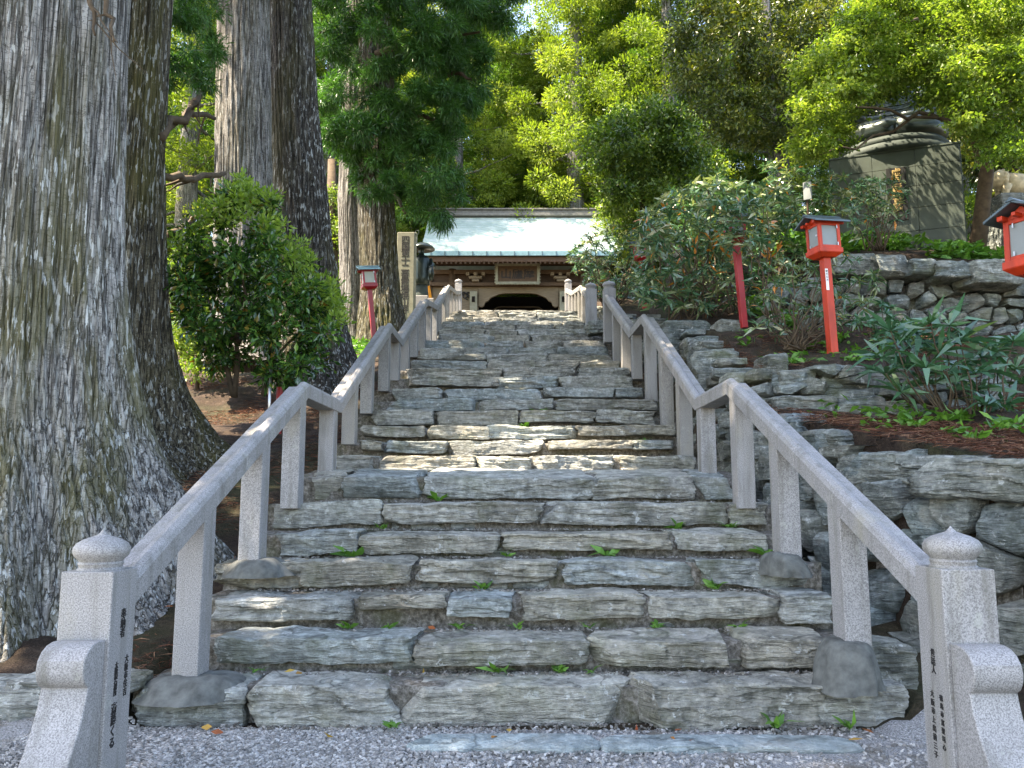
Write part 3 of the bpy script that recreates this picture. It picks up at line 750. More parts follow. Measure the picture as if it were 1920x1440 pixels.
def railing(side, x_in, label, posts, nodes, start=None, end=None, loc=(0, 0, 0), foot=()):
    r_ = thing('granite_railing', label, 'railing', loc, 'granite railings along the stairs')
    def rz_(Y): return float(np.interp(Y, [a for a, b in nodes], [b for a, b in nodes]))
    for k, Yb in enumerate(posts):
        zt = rz_(Yb-.095)-.13
        zb = tread(Yb-.05)-.05
        if k in foot: zb = foot[k][0]
        xc = x_in+side*.095
        a = MB()
        # top cut to the rail's slope
        yA, yB = Yb-.19, Yb
        zA, zB = rz_(yA)-.10, rz_(yB)-.10
        V = [(xc-.08, yA, zb), (xc+.08, yA, zb), (xc+.08, yB, zb), (xc-.08, yB, zb), (xc-.08, yA, zA), (xc+.08, yA, zA), (xc+.08, yB, zB), (xc-.08, yB, zB)]
        a.add(V, [(0, 3, 2, 1), (4, 5, 6, 7), (0, 1, 5, 4), (1, 2, 6, 5), (2, 3, 7, 6), (3, 0, 4, 7)])
        a.build('baluster', M['granite'] if Yb < 9 else M['granite_mid'], r_, False, .006, 2)
        if k in foot:
            zf, fw, fh = foot[k]
            mound((xc-side*foot_shift, Yb-.12), zf+.035, zf-fh, fw/2, .26, 300+k+side, r_)
    handrail(side, x_in, nodes, r_)
    return r_
foot_shift = .05
LN = [(4.12, 1.02), (7.44, 2.455), (8.90, 2.455), (12.5, 4.08), (13.75, 4.08), (17.8, 5.76), (20.3, 6.2), (24.1, 7.72), (26.95, 8.27), (29.45, 8.9)]
RN = [(4.0, 1.03), (7.44, 2.49), (8.75, 2.47), (12.2, 4.16), (13.5, 4.18), (17.1, 5.70)]
RU = [(21.4, 6.75), (23.4, 7.52), (26.5, 8.12), (29.4, 8.95)]
lr = railing(-1, XL, 'long grey granite railing along the left side of the stairs, with inscribed scroll post', [5.25, 6.36, 7.42, 8.77, 9.91, 11.04, 12.46, 13.57, 14.83, 16.1, 17.5, 18.8, 20.2, 21.4, 22.7, 24.0, 25.3, 26.8, 28.2],
             LN, loc=(XL, 4.1, .1), foot={0: (.285, .70, .09), 1: (.89, .50, .09)})
nl, xcl = newel(-1, XL, 3.90, 1.06, -.05, lr)
scroll(xcl, 3.90, nl)
newel(-1, XL, 29.4, 9.15, 8.1, lr, name='cap_post', fin=1.1)
# inscriptions on the inner faces (face +X on the left newel)
fx_ = XL+.0012
rot = (R(90), 0, R(90))
flat_text(vert('奉納者'), .052, (fx_, 3.90+.125, .83), rot, M['ink'], nl, line=.86)
flat_text(vert('大阪市住吉'), .040, (fx_, 3.90+.185, .61), rot, M['ink'], nl, line=.98)
flat_text(vert('大阪護石標所'), .034, (fx_, 3.90+.085, .60), rot, M['ink'], nl, line=.74)
flat_text(vert('斎藤くる'), .055, (fx_, 3.90+.085, .395), rot, M['ink'], nl, line=.95)
rl = railing(1, XR, 'granite railing along the right side of the lower stairs, with faintly inscribed scroll post', [5.18, 6.30, 7.39, 8.72, 9.79, 10.88, 12.05, 13.37, 14.61, 15.83],
             RN, loc=(XR, 4.0, .1), foot={0: (.51, .42, .25), 1: (.94, .40, .13)})
nr, xcr = newel(1, XR, 3.81, 1.08, -.05, rl)
scroll(xcr, 3.81, nr)
newel(1, XR, 17.0, 5.80, 4.6, rl, w=.26, name='cap_post', fin=1.1)
fx_ = XR-.0012; rot = (R(90), 0, R(-90))
flat_text(vert('世話人'), .040, (fx_, 3.81+.125, .665), rot, M['ink'], nr, line=.95)
flat_text(vert('大阪市上出前三子'), .034, (fx_, 3.81+.155, .475), rot, M['ink'], nr, line=1.16)
flat_text(vert('徳島市富聖司心'), .030, (fx_, 3.81+.075, .475), rot, M['ink'], nr, line=1.22)
ru = railing(1, XR, 'short granite railing at the upper right of the stairs below the gate', [22.7, 24.0, 25.2, 26.5, 27.9], RU, loc=(XR, 21.2, 5.9))
newel(1, XR, 21.2, 6.85, 5.5, ru, w=.3, name='cap_post', fin=1.2)
newel(1, XR, 29.4, 9.15, 8.1, ru, name='cap_post', fin=1.1)

# ---------------------------------------------------------------- foliage
def norm(a): return a/np.maximum(1e-9, np.linalg.norm(a, axis=-1, keepdims=True))
def blades(P, D, L, W, r, bend=.25, tw=None):
    """one blade per row: base P, direction D, length L, width W; six vertices, two quads"""
    n = len(P); D = norm(D); up = norm(r.normal(size=(n, 3))*.6+[0, 0, 1.0]) if tw is None else norm(r.normal(size=(n, 3)))
    S = norm(np.cross(D, up)); N = norm(np.cross(S, D))
    L = np.broadcast_to(np.asarray(L, float), (n,))[:, None]; W = np.broadcast_to(np.asarray(W, float), (n,))[:, None]
    b = bend*r.uniform(.3, 1.5, (n, 1))
    mid = P+D*L*.5+N*L*b*.05; tip = P+D*L-N*L*b*.5
    base = P
    V = np.stack([base-S*W*.12, base+S*W*.12, mid+S*W*.5, mid-S*W*.5, tip+S*W*.06, tip-S*W*.06], 1)
    i = (np.arange(n)*6)[:, None]
    F = np.stack([i+np.array([0, 1, 2, 3]), i+np.array([3, 2, 4, 5])], 1).reshape(-1, 4)
    return V.reshape(-1, 3), F, 2
def quads(P, D, L, W, r, flat=0.0):
    """a pointed leaf as one diamond quad"""
    n = len(P); D = norm(D); up = norm(r.normal(size=(n, 3))*(1-flat)+[0, 0, .4+flat*2])
    S = norm(np.cross(D, up)); N = norm(np.cross(S, D))
    L = np.broadcast_to(np.asarray(L, float), (n,))[:, None]; W = np.broadcast_to(np.asarray(W, float), (n,))[:, None]
    V = np.stack([P, P+D*L*.5+S*W*.5-N*W*.12, P+D*L, P+D*L*.5-S*W*.5-N*W*.12], 1)
    i = (np.arange(n)*4)[:, None]
    return V.reshape(-1, 3), (i+np.array([0, 1, 2, 3])), 1
def foliage(name, geo, tint, mat, parent):
    V, F, k = geo
    return mesh_obj(name, V, F, mat, parent, False, np.repeat(tint, k))
def in_poly(px, py, poly):
    c = np.zeros(len(px), bool); n = len(poly); j = n-1
    for i in range(n):
        xi, yi = poly[i]; xj, yj = poly[j]
        m = ((yi > py) != (yj > py)) & (px < (xj-xi)*(py-yi)/((yj-yi) or 1e-9)+xi)
        c ^= m; j = i
    return c
def region(poly, n, Y0, Y1, r):
    """clump centres filling an outline measured in the photograph, spread in depth"""
    xs = [p[0] for p in poly]; ys = [p[1] for p in poly]; out = []
    while len(out) < n:
        a = r.uniform(min(xs), max(xs), n); b = r.uniform(min(ys), max(ys), n); k = in_poly(a, b, poly)
        for x, y in zip(a[k], b[k]): out.append(at(x, y, r.uniform(Y0, Y1)))
    return np.array(out[:n])
def puff_points(C, rad, per, r, squash=1.0, shell=.45):
    n = len(C); D = norm(r.normal(size=(n, per, 3))); rr_ = (shell+(1-shell)*r.random((n, per, 1)))*np.asarray(rad).reshape(-1, 1, 1)
    off = D*rr_; off[..., 2] *= squash
    return (C[:, None]+off).reshape(-1, 3), D.reshape(-1, 3)

# trunks
def trunk_mesh(name, axis, lobes, seed, mat, parent, nth=220, nz=220, ridge=.03, freq=13, zpow=1.6):
    """axis: [(x,y,z,r)] from the foot up; lobes: [(angle_deg, width_deg, reach_m, height_m)]"""
    A = np.array(axis, float); z0, z1 = A[0, 2], A[-1, 2]
    A = A.copy()
    tz = np.linspace(0, 1, nz)**zpow; z = z0+(z1-z0)*tz
    cx = np.interp(z, A[:, 2], A[:, 0]); cy_ = np.interp(z, A[:, 2], A[:, 1]); rr_ = np.interp(z, A[:, 2], A[:, 3])
    th = np.linspace(0, 2*np.pi, nth, endpoint=False)
    Z, TH = np.meshgrid(z, th, indexing='ij')
    rad = np.repeat(rr_[:, None], nth, 1)
    for (a, w, reach, hh) in lobes:
        d = (TH-R(a)+np.pi) % (2*np.pi)-np.pi
        rad = rad+reach*np.exp(-(d/R(w))**2)*np.exp(-np.clip(Z-z0, 0, None)/hh)
    cs, sn = np.cos(TH), np.sin(TH)
    r0 = rr_[:, None]
    p = np.stack([(cs*r0*freq/3.0).ravel(), (sn*r0*freq/3.0).ravel(), (Z*.28).ravel()], 1)
    flute = fbm(p*.35+seed, seed, 2)*.07*r0.repeat(nth, 1).ravel()/.8
    warp = fbm(p*[.5, .5, 1.5]+7, seed+2, 2)[:, None]*.3
    q = np.stack([(cs*r0*freq).ravel(), (sn*r0*freq).ravel(), (Z*.55).ravel()], 1)+warp
    rg = np.clip(np.abs(fbm(q, seed+3, 2))*2.2, 0, 1); rg2 = vn(q*[2.6, 2.6, 2.2], seed+9)
    rad = rad+(flute+(rg-.6)*ridge+rg2*ridge*.28).reshape(rad.shape)
    V = np.stack([(cx[:, None]+cs*rad), (cy_[:, None]+sn*rad), Z], -1).reshape(-1, 3)
    i = np.arange(nz-1)[:, None]*nth; j = np.arange(nth)[None]
    F = np.stack([i+j, i+(j+1) % nth, i+nth+(j+1) % nth, i+nth+j], -1).reshape(-1, 4)
    return mesh_obj(name, V, F, mat, parent, True, np.full(len(F), .5))
def limb(p0, p1, r0, r1, sag=.0, seg=8, wob=.06, seed=0):
    rr_ = random.Random(seed); p0 = Vector(p0); p1 = Vector(p1); pts = []; L = (p1-p0).length
    for k in range(seg+1):
        t_ = k/seg; q = p0.lerp(p1, t_)+Vector((rr_.uniform(-1, 1), rr_.uniform(-1, 1), rr_.uniform(-1, 1)))*wob*L*.3*math.sin(math.pi*t_)
        q.z -= sag*math.sin(math.pi*t_)*L; pts.append(q)
    return pts, [r0+(r1-r0)*k/seg for k in range(seg+1)]
LIT = []      # sunlit patches kept open between the crowns: (point, radius)
LIT += [((-1.98, 9.5, 2.9), .45), ((-1.98, 6.4, 2.0), .22), ((-2.0, 5.3, 1.5), .12), ((-.8, 10.0, 2.1), .6), ((.3, 10.2, 2.2), .7), ((1.3, 10.0, 2.1), .5), ((0, 11.3, 2.7), .45), ((1.2, 12.2, 3.0), .4), ((2.05, 10.5, 3.4), .4), ((2.05, 7.9, 2.4), .25), ((-1.1, 9.2, 1.75), .6), ((-.4, 9.3, 1.8), .75), ((.35, 9.3, 1.8), .75), ((1.1, 9.2, 1.75), .65), ((1.75, 9.0, 1.75), .4), ((-.5, 8.6, 1.65), .5), ((.8, 8.7, 1.65), .4), ((-1.98, 11.4, 3.6), .5), ((2.1, 8.6, 2.4), .35), ((3.95, 7.9, 2.3), .3),
        ((-3.95, 5.5, .9), .4), ((-3.9, 5.3, .3), .35), ((2.6, 7.4, 1.3), .3), ((2.6, 9.0, 2.6), .3), ((-2.1, 14.6, 4.8), .35), ((5.6, 11.0, 4.3), .5), ((5.9, 10.8, 3.6), .35),
        ((-3.2, 11.0, 4.1), .8), ((-3.6, 11.2, 4.6), .9), ((-2.7, 11.0, 3.4), .7), ((-4.0, 11.2, 4.2), .6), ((-3.4, 10.5, 3.2), .6), ((3.2, 12.8, 6.0), .8), ((4.4, 13.2, 6.3), .8), ((3.8, 12.2, 5.4), .5), ((2.9, 14.5, 6.5), .7), ((4.9, 9.9, 4.2), .4), ((-5.1, 14, 5.5), .8), ((-5.0, 14, 8.5), .6)]
for _k in range(34):
    _y = 11+_k*.52; LIT.append(((random.uniform(-1.9, 2.0), _y, float(prof(_y))), random.uniform(.2, .48)))
for _k in range(4): LIT.append(((random.uniform(-1.8, 2.2), random.uniform(4.2, 7.5), .5), random.uniform(.05, .12)))
sun_v = np.array(SUN)
def open_gaps(P):
    keep = np.ones(len(P), bool)
    for c, rd in LIT:
        d = P-np.array(c); t_ = d@sun_v; q = d-t_[:, None]*sun_v
        keep &= ~((np.linalg.norm(q, axis=1) < rd) & (t_ > 1.2))
    return keep
def overhead_crown(parent, centre, rad, zr, n, seed, mat, leaf=.22, name='crown', lo=None):
    """the tree's crown, above the frame: clumps of sprays on limbs"""
    r = np.random.default_rng(seed)
    C = norm(r.normal(size=(n, 3)))*(r.random((n, 1))**(1/2.4)); C = C*[rad[0], rad[1], zr]+centre
    # keep the crown above the line of sight into the picture
    k = C[:, 2] > CAM_H+1.3+.70*np.maximum(C[:, 1], 0)
    C = C[k | (C[:, 1] < 0)]
    P, D = puff_points(C, r.uniform(.6, 1.1, len(C)), 42, r, .6)
    k = open_gaps(P); P, D = P[k], D[k]
    D = D*.7+r.normal(size=D.shape)*.4
    return foliage(name, blades(P, D, r.uniform(.7, 1.5, len(P))*leaf*2, r.uniform(.6, 1.2, len(P))*leaf, r), r.random(len(P))*.95, mat, parent)

def big_cedar(label, axis, lobes, seed, mat, crown=None, leafmat='cedar_dark', limbs=(), group=None, **kw):
    x, y, z = axis[0][:3]
    t_ = thing('cedar_tree', label, 'tree', (x, y, z), group)
    trunk_mesh('trunk', axis, lobes, seed, M[mat], t_, **kw)
    for k, (p0, p1, r0, r1, sag) in enumerate(limbs):
        m = MB(); pts, rd = limb(p0, p1, r0, r1, sag, 9, .12, seed*10+k); m.tube(pts, rd, 8)
        # twigs
        for q in range(3, 9, 2):
            e = pts[q]+Vector((random.uniform(-.5, .5), random.uniform(-.3, .3), random.uniform(-.6, .2)))*.9
            m.tube(*limb(pts[q], e, rd[q]*.5, rd[q]*.15, 0, 4, .1, q), 5)
        m.build('limb', M['wood_limb'], t_, True)
    if crown: overhead_crown(t_, *crown[:2], crown[2], crown[3], seed+50, M[leafmat])
    return t_
# 1: the huge one at the left edge
T1 = big_cedar('massive lichen-spotted cedar trunk with flared roots filling the left edge',
    [(-4.25, 6.75, .15, 1.10), (-4.28, 6.75, .9, 1.04), (-4.33, 6.75, 2.0, .90), (-4.38, 6.75, 3.5, .84), (-4.40, 6.75, 6, .81), (-4.2, 7.1, 12, .7), (-4.2, 7.1, 20, .35)],
    [(14, 27, 1.8, .95), (-28, 12, .9, .6), (-58, 10, .6, .6), (-106, 17, .85, .85), (-132, 12, .35, .6), (50, 18, .5, .6), (200, 40, .4, .6)], 2, 'bark1',
    crown=((-6.6, 4.6, 15.5), (6.4, 7.0), 5.2, 440), nth=900, nz=420, ridge=.034, freq=27, zpow=1.25,
    limbs=[(at(165, -60, 6.1), at(178, 66, 5.95), .035, .008, 0), (at(192, -50, 6.1), at(214, 78, 5.9), .032, .008, .02)])
T2 = big_cedar('brown mossy cedar trunk with spreading roots half hidden behind the massive one',
    [(-5.5, 10.2, 1.3, 1.25), (-5.5, 10.2, 2.2, 1.05), (-5.48, 10.2, 3.4, .88), (-5.5, 10.2, 6, .79), (-5.35, 10.2, 12, .66), (-5.4, 10.2, 20, .3)],
    [(10, 26, 1.7, .75), (-30, 14, .9, .5), (-60, 14, .6, .5), (42, 12, .8, .5), (-90, 25, .5, .5)], 5, 'bark2',
    crown=((-7.0, 9.8, 18.5), (5.4, 5.4), 5.0, 270), nth=560, nz=260, ridge=.04, freq=22, zpow=1.2,
    limbs=[(at(300, 260, 10.2), at(380, 165, 12.0), .07, .04, .03), (at(300, 250, 10.6), at(402, 222, 12.6), .06, .035, -.06), (at(305, 330, 11), at(420, 325, 12.6), .06, .04, .04), (at(315, 440, 11.3), at(470, 355, 12.4), .06, .03, .05)])
T3 = big_cedar('straight pale grey cedar trunk standing behind the camellia bush',
    [at(458, 690, 14.2)+(.62,), at(458, 560, 14.2)+(.53,), at(457, 380, 14.2)+(.50,), at(456, 0, 14.2)+(.455,), (-5.35, 14.2, 22, .25)],
    [(-60, 25, .4, .5), (-120, 20, .3, .5)], 7, 'bark3', crown=((-7.0, 13.8, 20.5), (4.8, 4.4), 4.6, 180), nth=260, nz=260, ridge=.028, freq=15, zpow=1.1)
T4 = big_cedar('dark cedar trunk flecked with lichen immediately right of the pale one',
    [tuple(np.array(at(592, 690, 15.6))-[0, 0, .8])+(.95,), at(585, 600, 15.6)+(.62,), at(570, 460, 15.6)+(.53,), at(550, 200, 15.6)+(.455,), at(543, 0, 15.6)+(.42,), (-4.6, 15.6, 22, .25)],
    [(-25, 22, .75, .45), (-70, 20, .4, .4), (20, 20, .5, .5)], 9, 'bark4', crown=((-3.6, 17.5, 22.0), (4.5, 4.5), 4.2, 170), nth=260, nz=260, ridge=.035, freq=14, zpow=1.1)
T5 = big_cedar('slim silvery cedar trunk behind the small left lantern',
    [tuple(np.array(at(662, 640, 21.5))-[0, 0, .8])+(.45,), at(660, 500, 21.5)+(.37,), at(655, 380, 21.5)+(.36,), at(668, 100, 21.5)+(.33,), at(670, -60, 21.5)+(.3,)],
    [(-70, 25, .15, .6)], 12, 'bark3', nth=160, nz=200, ridge=.02, freq=15, zpow=1.0)
_r = np.random.default_rng(202)
_C = region([(296, -20), (408, -20), (408, 120), (400, 190), (350, 150), (318, 240), (298, 200)], 34, 10.8, 12.6, _r)
# 6: the one whose dark sprays hang over the stairs
T6 = thing('cedar_tree', 'dark mossy cedar with hanging green sprays beside the inscribed pillar', 'tree', at(722, 600, 20.6))
trunk_mesh('trunk', [tuple(np.array(at(720, 625, 20.6))-[0, 0, .9])+(.75,), at(714, 540, 20.6)+(.50,), at(706, 380, 20.6)+(.48,), at(705, 100, 20.6)+(.46,), at(700, -80, 20.6)+(.42,)],
           [(-15, 18, .45, .6), (-60, 20, .3, .4), (-130, 20, .3, .5)], 14, M['bark2'], T6, nth=200, nz=220, ridge=.04, freq=13, zpow=1.0)
m = MB()
for k, (a, b) in enumerate([((700, 200), (860, 240)), ((700, 180), (610, 260)), ((705, 100), (900, 60)), ((705, 300), (830, 330)), ((700, 20), (830, -30)), ((700, 60), (600, 60)), ((710, 330), (760, 400)), ((800, 130), (890, 150))]):
    m.tube(*limb(at(a[0], a[1], 20.2), at(b[0], b[1], 18.8), .09, .03, -.02, 8, .1, k), 6)
m.build('limb', M['wood_limb'], T6, True)
r = np.random.default_rng(61)
PA = [(598, -30), (990, -30), (955, 40), (905, 100), (905, 185), (850, 250), (838, 290), (868, 330), (862, 385), (815, 372), (790, 405), (735, 388), (700, 378), (680, 340), (640, 300), (605, 262)]
def sprays(name, C, rad, per, mat, parent, r, L=.17, W=.024, squash=.6, dr=-.3, tint=None):
    """cedar sprays: fine blades streaming out and down from each clump"""
    P, D = puff_points(C, rad, per, r, squash, .15)
    D = D*.8+r.normal(size=D.shape)*.35+[0, 0, dr]
    tn = np.clip(r.random(len(P))*.5+np.repeat(r.random(len(C)), per)*.42, 0, .93) if tint is None else tint
    return foliage(name, blades(P, D, L*r.uniform(.6, 1.4, len(P)), W*r.uniform(.7, 1.3, len(P)), r, .4), tn, mat, parent)
C = region(PA, 300, 17.6, 21.0, r)
C = C[vn(C*1.1, 3) > -.32]
sprays('crown', C, r.uniform(.2, .42, len(C)), 420, M['cedar_dark'], T6, r)
sprays('hanging_spray', _C, _r.uniform(.12, .26, len(_C)), 260, M['cedar_dark'], T2, _r, .12, .016, .7, -.3)
C2 = region([(800, 380), (850, 400), (835, 425), (800, 430)], 7, 18.2, 18.8, r)
sprays('hanging_spray', C2, .22, 120, M['cedar_dark'], T6, r, .2, .025, 1.0, -1.0)

# ---------------------------------------------------------------- trees beyond the gate
def forest_proto(label, seed, mat, height=24, rad=4.2, base=5, nb=64, clr=(.45, .9), per=400, blade=(.135, .05)):
    r = np.random.default_rng(seed)
    t_ = thing('cedar_tree', label, 'tree', (0, 0, 0))
    m = MB(); m.tube([(0, 0, -1), (.1, 0, height*.3), (.15, .1, height*.7), (0, 0, height)], [.48, .38, .22, .04], 12)
    C = []; 
    for k in range(nb):
        zz = base+(height-base)*(k/nb)**.9; a = k*2.4+r.uniform(-.5, .5); L = rad*(1-((zz-base)/(height-base))**1.4)*r.uniform(.6, 1.15)+.5
        dirv = np.array([math.cos(a), math.sin(a), 0]); dr_ = r.uniform(-.28, .05)
        e = dirv*L+[0, 0, zz+L*dr_]
        if k % 2 == 0: m.tube(*limb((0, 0, zz), tuple(e*[.9, .9, 1]), .08, .02, .05, 5, .1, k), 5)
        for q in np.linspace(.35, 1, max(3, int(L/.75))):
            c = dirv*L*q+[0, 0, zz+L*q*dr_-.25*math.sin(math.pi*q)]+r.normal(size=3)*[.35, .35, .22]
            C.append(c)
    C = np.array(C); m.build('trunk', M['bark3'], t_, True)
    P, D = puff_points(C, r.uniform(*clr, len(C)), per, r, .7, .55)
    Dn = D*1.0+r.normal(size=D.shape)*.35+[0, 0, .12]
    tn = np.clip(r.random(len(P))*.45+np.repeat(r.random(len(C)), per)*.55, 0, 1)
    foliage('crown', blades(P, Dn, blade[0]*r.uniform(.6, 1.4, len(P)), blade[1]*r.uniform(.7, 1.4, len(P)), r, .2), tn, M[mat], t_)
    return t_
def copy_tree(t_, loc, rz, sc, label=None):
    c = t_.copy(); scene.collection.objects.link(c); c.location = loc; c.rotation_euler = (0, 0, rz); c.scale = (sc,)*3
    if label: c['label'] = label
    for ch in t_.children:
        d = ch.copy(); scene.collection.objects.link(d); d.parent = c; d.matrix_parent_inverse = ch.matrix_parent_inverse.copy()
    return c
FL = ['yellow-green sunlit cedar in the woods behind the gate', 'fresh green cedar in the woods behind the gate', 'deep green shaded cedar in the woods behind the gate']  # sunlit and shaded looks are put into the crowns' leaf colours
_ = 0
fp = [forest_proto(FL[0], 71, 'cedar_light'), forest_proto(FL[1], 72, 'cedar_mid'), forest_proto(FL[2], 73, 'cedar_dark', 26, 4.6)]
spots = [(910, 49, 1), (1020, 44, 0), (1140, 47, 0), (1220, 47, 0), (1090, 60, 1), (960, 62, 1), (1180, 60, 1), (740, 55, 1), (1330, 52, 0), (1480, 50, 1), (1740, 50, 0), (430, 52, 1), (625, 37.5, 1), (860, 42, 0), (960, 46, 1), (1075, 41, 0), (1180, 43, 1), (1260, 39, 0), (1350, 45, 2), (780, 47, 1), (1000, 55, 2), (1120, 53, 0), (900, 56, 0), (1250, 54, 1), (700, 44, 2), (600, 42, 0), (480, 40, 1),  # one cedar left of the gate is added to dapple its roof
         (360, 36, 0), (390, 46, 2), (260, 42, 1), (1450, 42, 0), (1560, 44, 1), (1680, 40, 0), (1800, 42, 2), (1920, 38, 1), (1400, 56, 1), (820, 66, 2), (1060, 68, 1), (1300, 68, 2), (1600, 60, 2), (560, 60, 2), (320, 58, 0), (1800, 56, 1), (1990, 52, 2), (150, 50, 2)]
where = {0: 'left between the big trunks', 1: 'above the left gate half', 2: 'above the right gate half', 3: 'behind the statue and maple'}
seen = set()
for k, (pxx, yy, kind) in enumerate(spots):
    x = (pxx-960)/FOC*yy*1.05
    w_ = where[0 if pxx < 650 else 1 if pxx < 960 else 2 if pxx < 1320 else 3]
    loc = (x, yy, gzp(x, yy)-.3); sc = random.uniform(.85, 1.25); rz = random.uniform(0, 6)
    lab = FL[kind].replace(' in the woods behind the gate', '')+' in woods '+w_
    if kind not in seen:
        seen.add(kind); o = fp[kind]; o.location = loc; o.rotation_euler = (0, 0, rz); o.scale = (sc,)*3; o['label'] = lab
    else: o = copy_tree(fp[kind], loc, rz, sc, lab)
    o['group'] = 'cedars of the woods, '+w_

# ---------------------------------------------------------------- right-hand trees
def region_tree(name, label, trunk_pts, trunk_r, poly, n, Y0, Y1, seed, mat, per=260, rad=(.3, .6), leaf=.075, squash=.6, limbs=(), kind='quad', bark='wood_limb', flat=.2, aspect=.5, extra=None):
    r = np.random.default_rng(seed)
    base = trunk_pts[0]; t_ = thing(name, label, 'tree', tuple(base))
    m = MB(); m.tube(trunk_pts, trunk_r, 14); m.build('trunk', M[bark], t_, True)
    if limbs:
        m = MB()
        for k, (a, b, r0) in enumerate(limbs): m.tube(*limb(a, b, r0, r0*.25, .0, 8, .16, seed+k), 6)
        m.build('limb', M['wood_limb'], t_, True)
    C = region(poly, n, Y0, Y1, r)
    if extra is not None: C = np.concatenate([C, extra])
    P, D = puff_points(C, r.uniform(*rad, len(C)), per, r, squash, .1)
    Dn = D*.5+r.normal(size=D.shape)*.6+[0, 0, -.15]
    tn = np.clip(r.random(len(P))*.6+np.repeat(r.random(len(C)), per)*.4, 0, 1)
    L = leaf*r.uniform(.7, 1.4, len(P))
    foliage('crown', quads(P, Dn, L, L*aspect, r, flat), tn, M[mat], t_)
    return t_
# dark evergreen with the pale trunk at right of centre
region_tree('evergreen_tree', 'evergreen tree with slim pale trunk and dark glinting leaves above the rhododendrons',
    [at(1478, 400, 15.5), at(1465, 300, 15.5), at(1455, 190, 15.5), at(1440, 60, 15.5), at(1430, -60, 15.5)], [.17, .14, .12, .10, .07],
    [(1262, -40), (1580, -40), (1590, 60), (1560, 150), (1545, 225), (1480, 262), (1410, 290), (1335, 262), (1300, 190), (1268, 90)], 170, 13.8, 17.5, 31, 'broad', per=230, rad=(.25, .5), leaf=.095, aspect=.42,
    limbs=[(at(1460, 250, 15.5), at(1390, 180, 15), .05), (at(1455, 200, 15.5), at(1530, 130, 15), .05), (at(1445, 120, 15.5), at(1350, 60, 15), .06), (at(1440, 80, 15.5), at(1540, 10, 15.2), .06), (at(1465, 240, 15.5), at(1510, 215, 14.5), .04)], bark='bark3')
# maple reaching over the statue
region_tree('maple_tree', 'bright yellow-green maple spreading in layers over the bronze statue',
    [(7.7, 13.0, 4.9), at(1850, 320, 12.6), at(1810, 190, 12.4), at(1780, 80, 12.2), at(1760, -40, 12)], [.14, .11, .09, .07, .05],
    [(1500, 130), (1560, 60), (1640, -30), (1960, -30), (1960, 300), (1880, 290), (1800, 225), (1720, 150), (1640, 160), (1600, 215), (1580, 290), (1520, 325), (1490, 300), (1510, 220)], 230, 10.2, 13.2, 33, 'maple', per=300, rad=(.26, .52), leaf=.062, squash=.2, flat=.6, aspect=.6,
    extra=region([(1590, 120), (1780, 120), (1770, 200), (1680, 180), (1600, 215)], 14, 11.4, 12.4, np.random.default_rng(4)), limbs=[(at(1830, 250, 12.5), at(1600, 200, 11.0), .05), (at(1800, 150, 12.3), at(1580, 100, 11.2), .05), (at(1790, 110, 12.2), at(1900, 60, 11.5), .05), (at(1780, 80, 12.2), at(1660, 20, 11), .05), (at(1850, 300, 12.6), at(1930, 240, 12), .04), (at(1810, 200, 12.3), at(1540, 290, 10.8), .035), (at(1800, 190, 12.4), at(1900, 190, 11), .03)])
# darker tree behind the statue on the far right
region_tree('evergreen_tree', 'dense evergreen tree at the far right behind the maple',
    [(9.6, 16.5, 6), at(1900, 300, 16.2), at(1880, 0, 16), at(1870, -60, 16)], [.2, .16, .12, .1],
    [(1700, 160), (1780, 60), (1850, -20), (1990, -40), (1990, 420), (1900, 400), (1850, 340), (1790, 300), (1740, 260)], 120, 14.2, 17.5, 35, 'broad', per=260, rad=(.35, .65), leaf=.10, aspect=.5)
# dark clump right of the gate roof
region_tree('evergreen_tree', 'dark rounded evergreen overhanging the right end of the gate roof',
    [at(1215, 520, 24), at(1210, 420, 24), at(1205, 330, 24), at(1200, 250, 24)], [.2, .17, .13, .08],
    [(1130, 420), (1150, 340), (1105, 300), (1140, 220), (1200, 190), (1290, 200), (1330, 260), (1330, 330), (1270, 400), (1200, 440), (1150, 440)], 110, 21.5, 25, 37, 'leafmid', per=260, rad=(.45, .85), leaf=.13, aspect=.5)
# bright shrub far left, lit through
region_tree('shrub', 'sunlit yellow-green shrub glimpsed left of the camellia between the roots',
    [at(370, 760, 15.0), at(368, 640, 15.0)], [.05, .03],
    [(310, 540), (340, 470), (390, 480), (420, 600), (410, 700), (350, 710), (330, 640)], 40, 14.6, 16, 39, 'maple', per=160, rad=(.2, .4), leaf=.09, squash=.8, flat=.0)
region_tree('evergreen_tree', 'mossy green draped evergreen standing between the dark trunk and the silvery one',
    [at(625, 640, 24), at(622, 420, 24), at(622, 300, 24)], [.2, .18, .12],
    [(600, 360), (640, 350), (650, 480), (640, 610), (615, 610), (605, 480)], 40, 23, 25, 41, 'cedar_light' if False else 'maple', per=160, rad=(.2, .38), leaf=.10, squash=1.2, flat=.0)

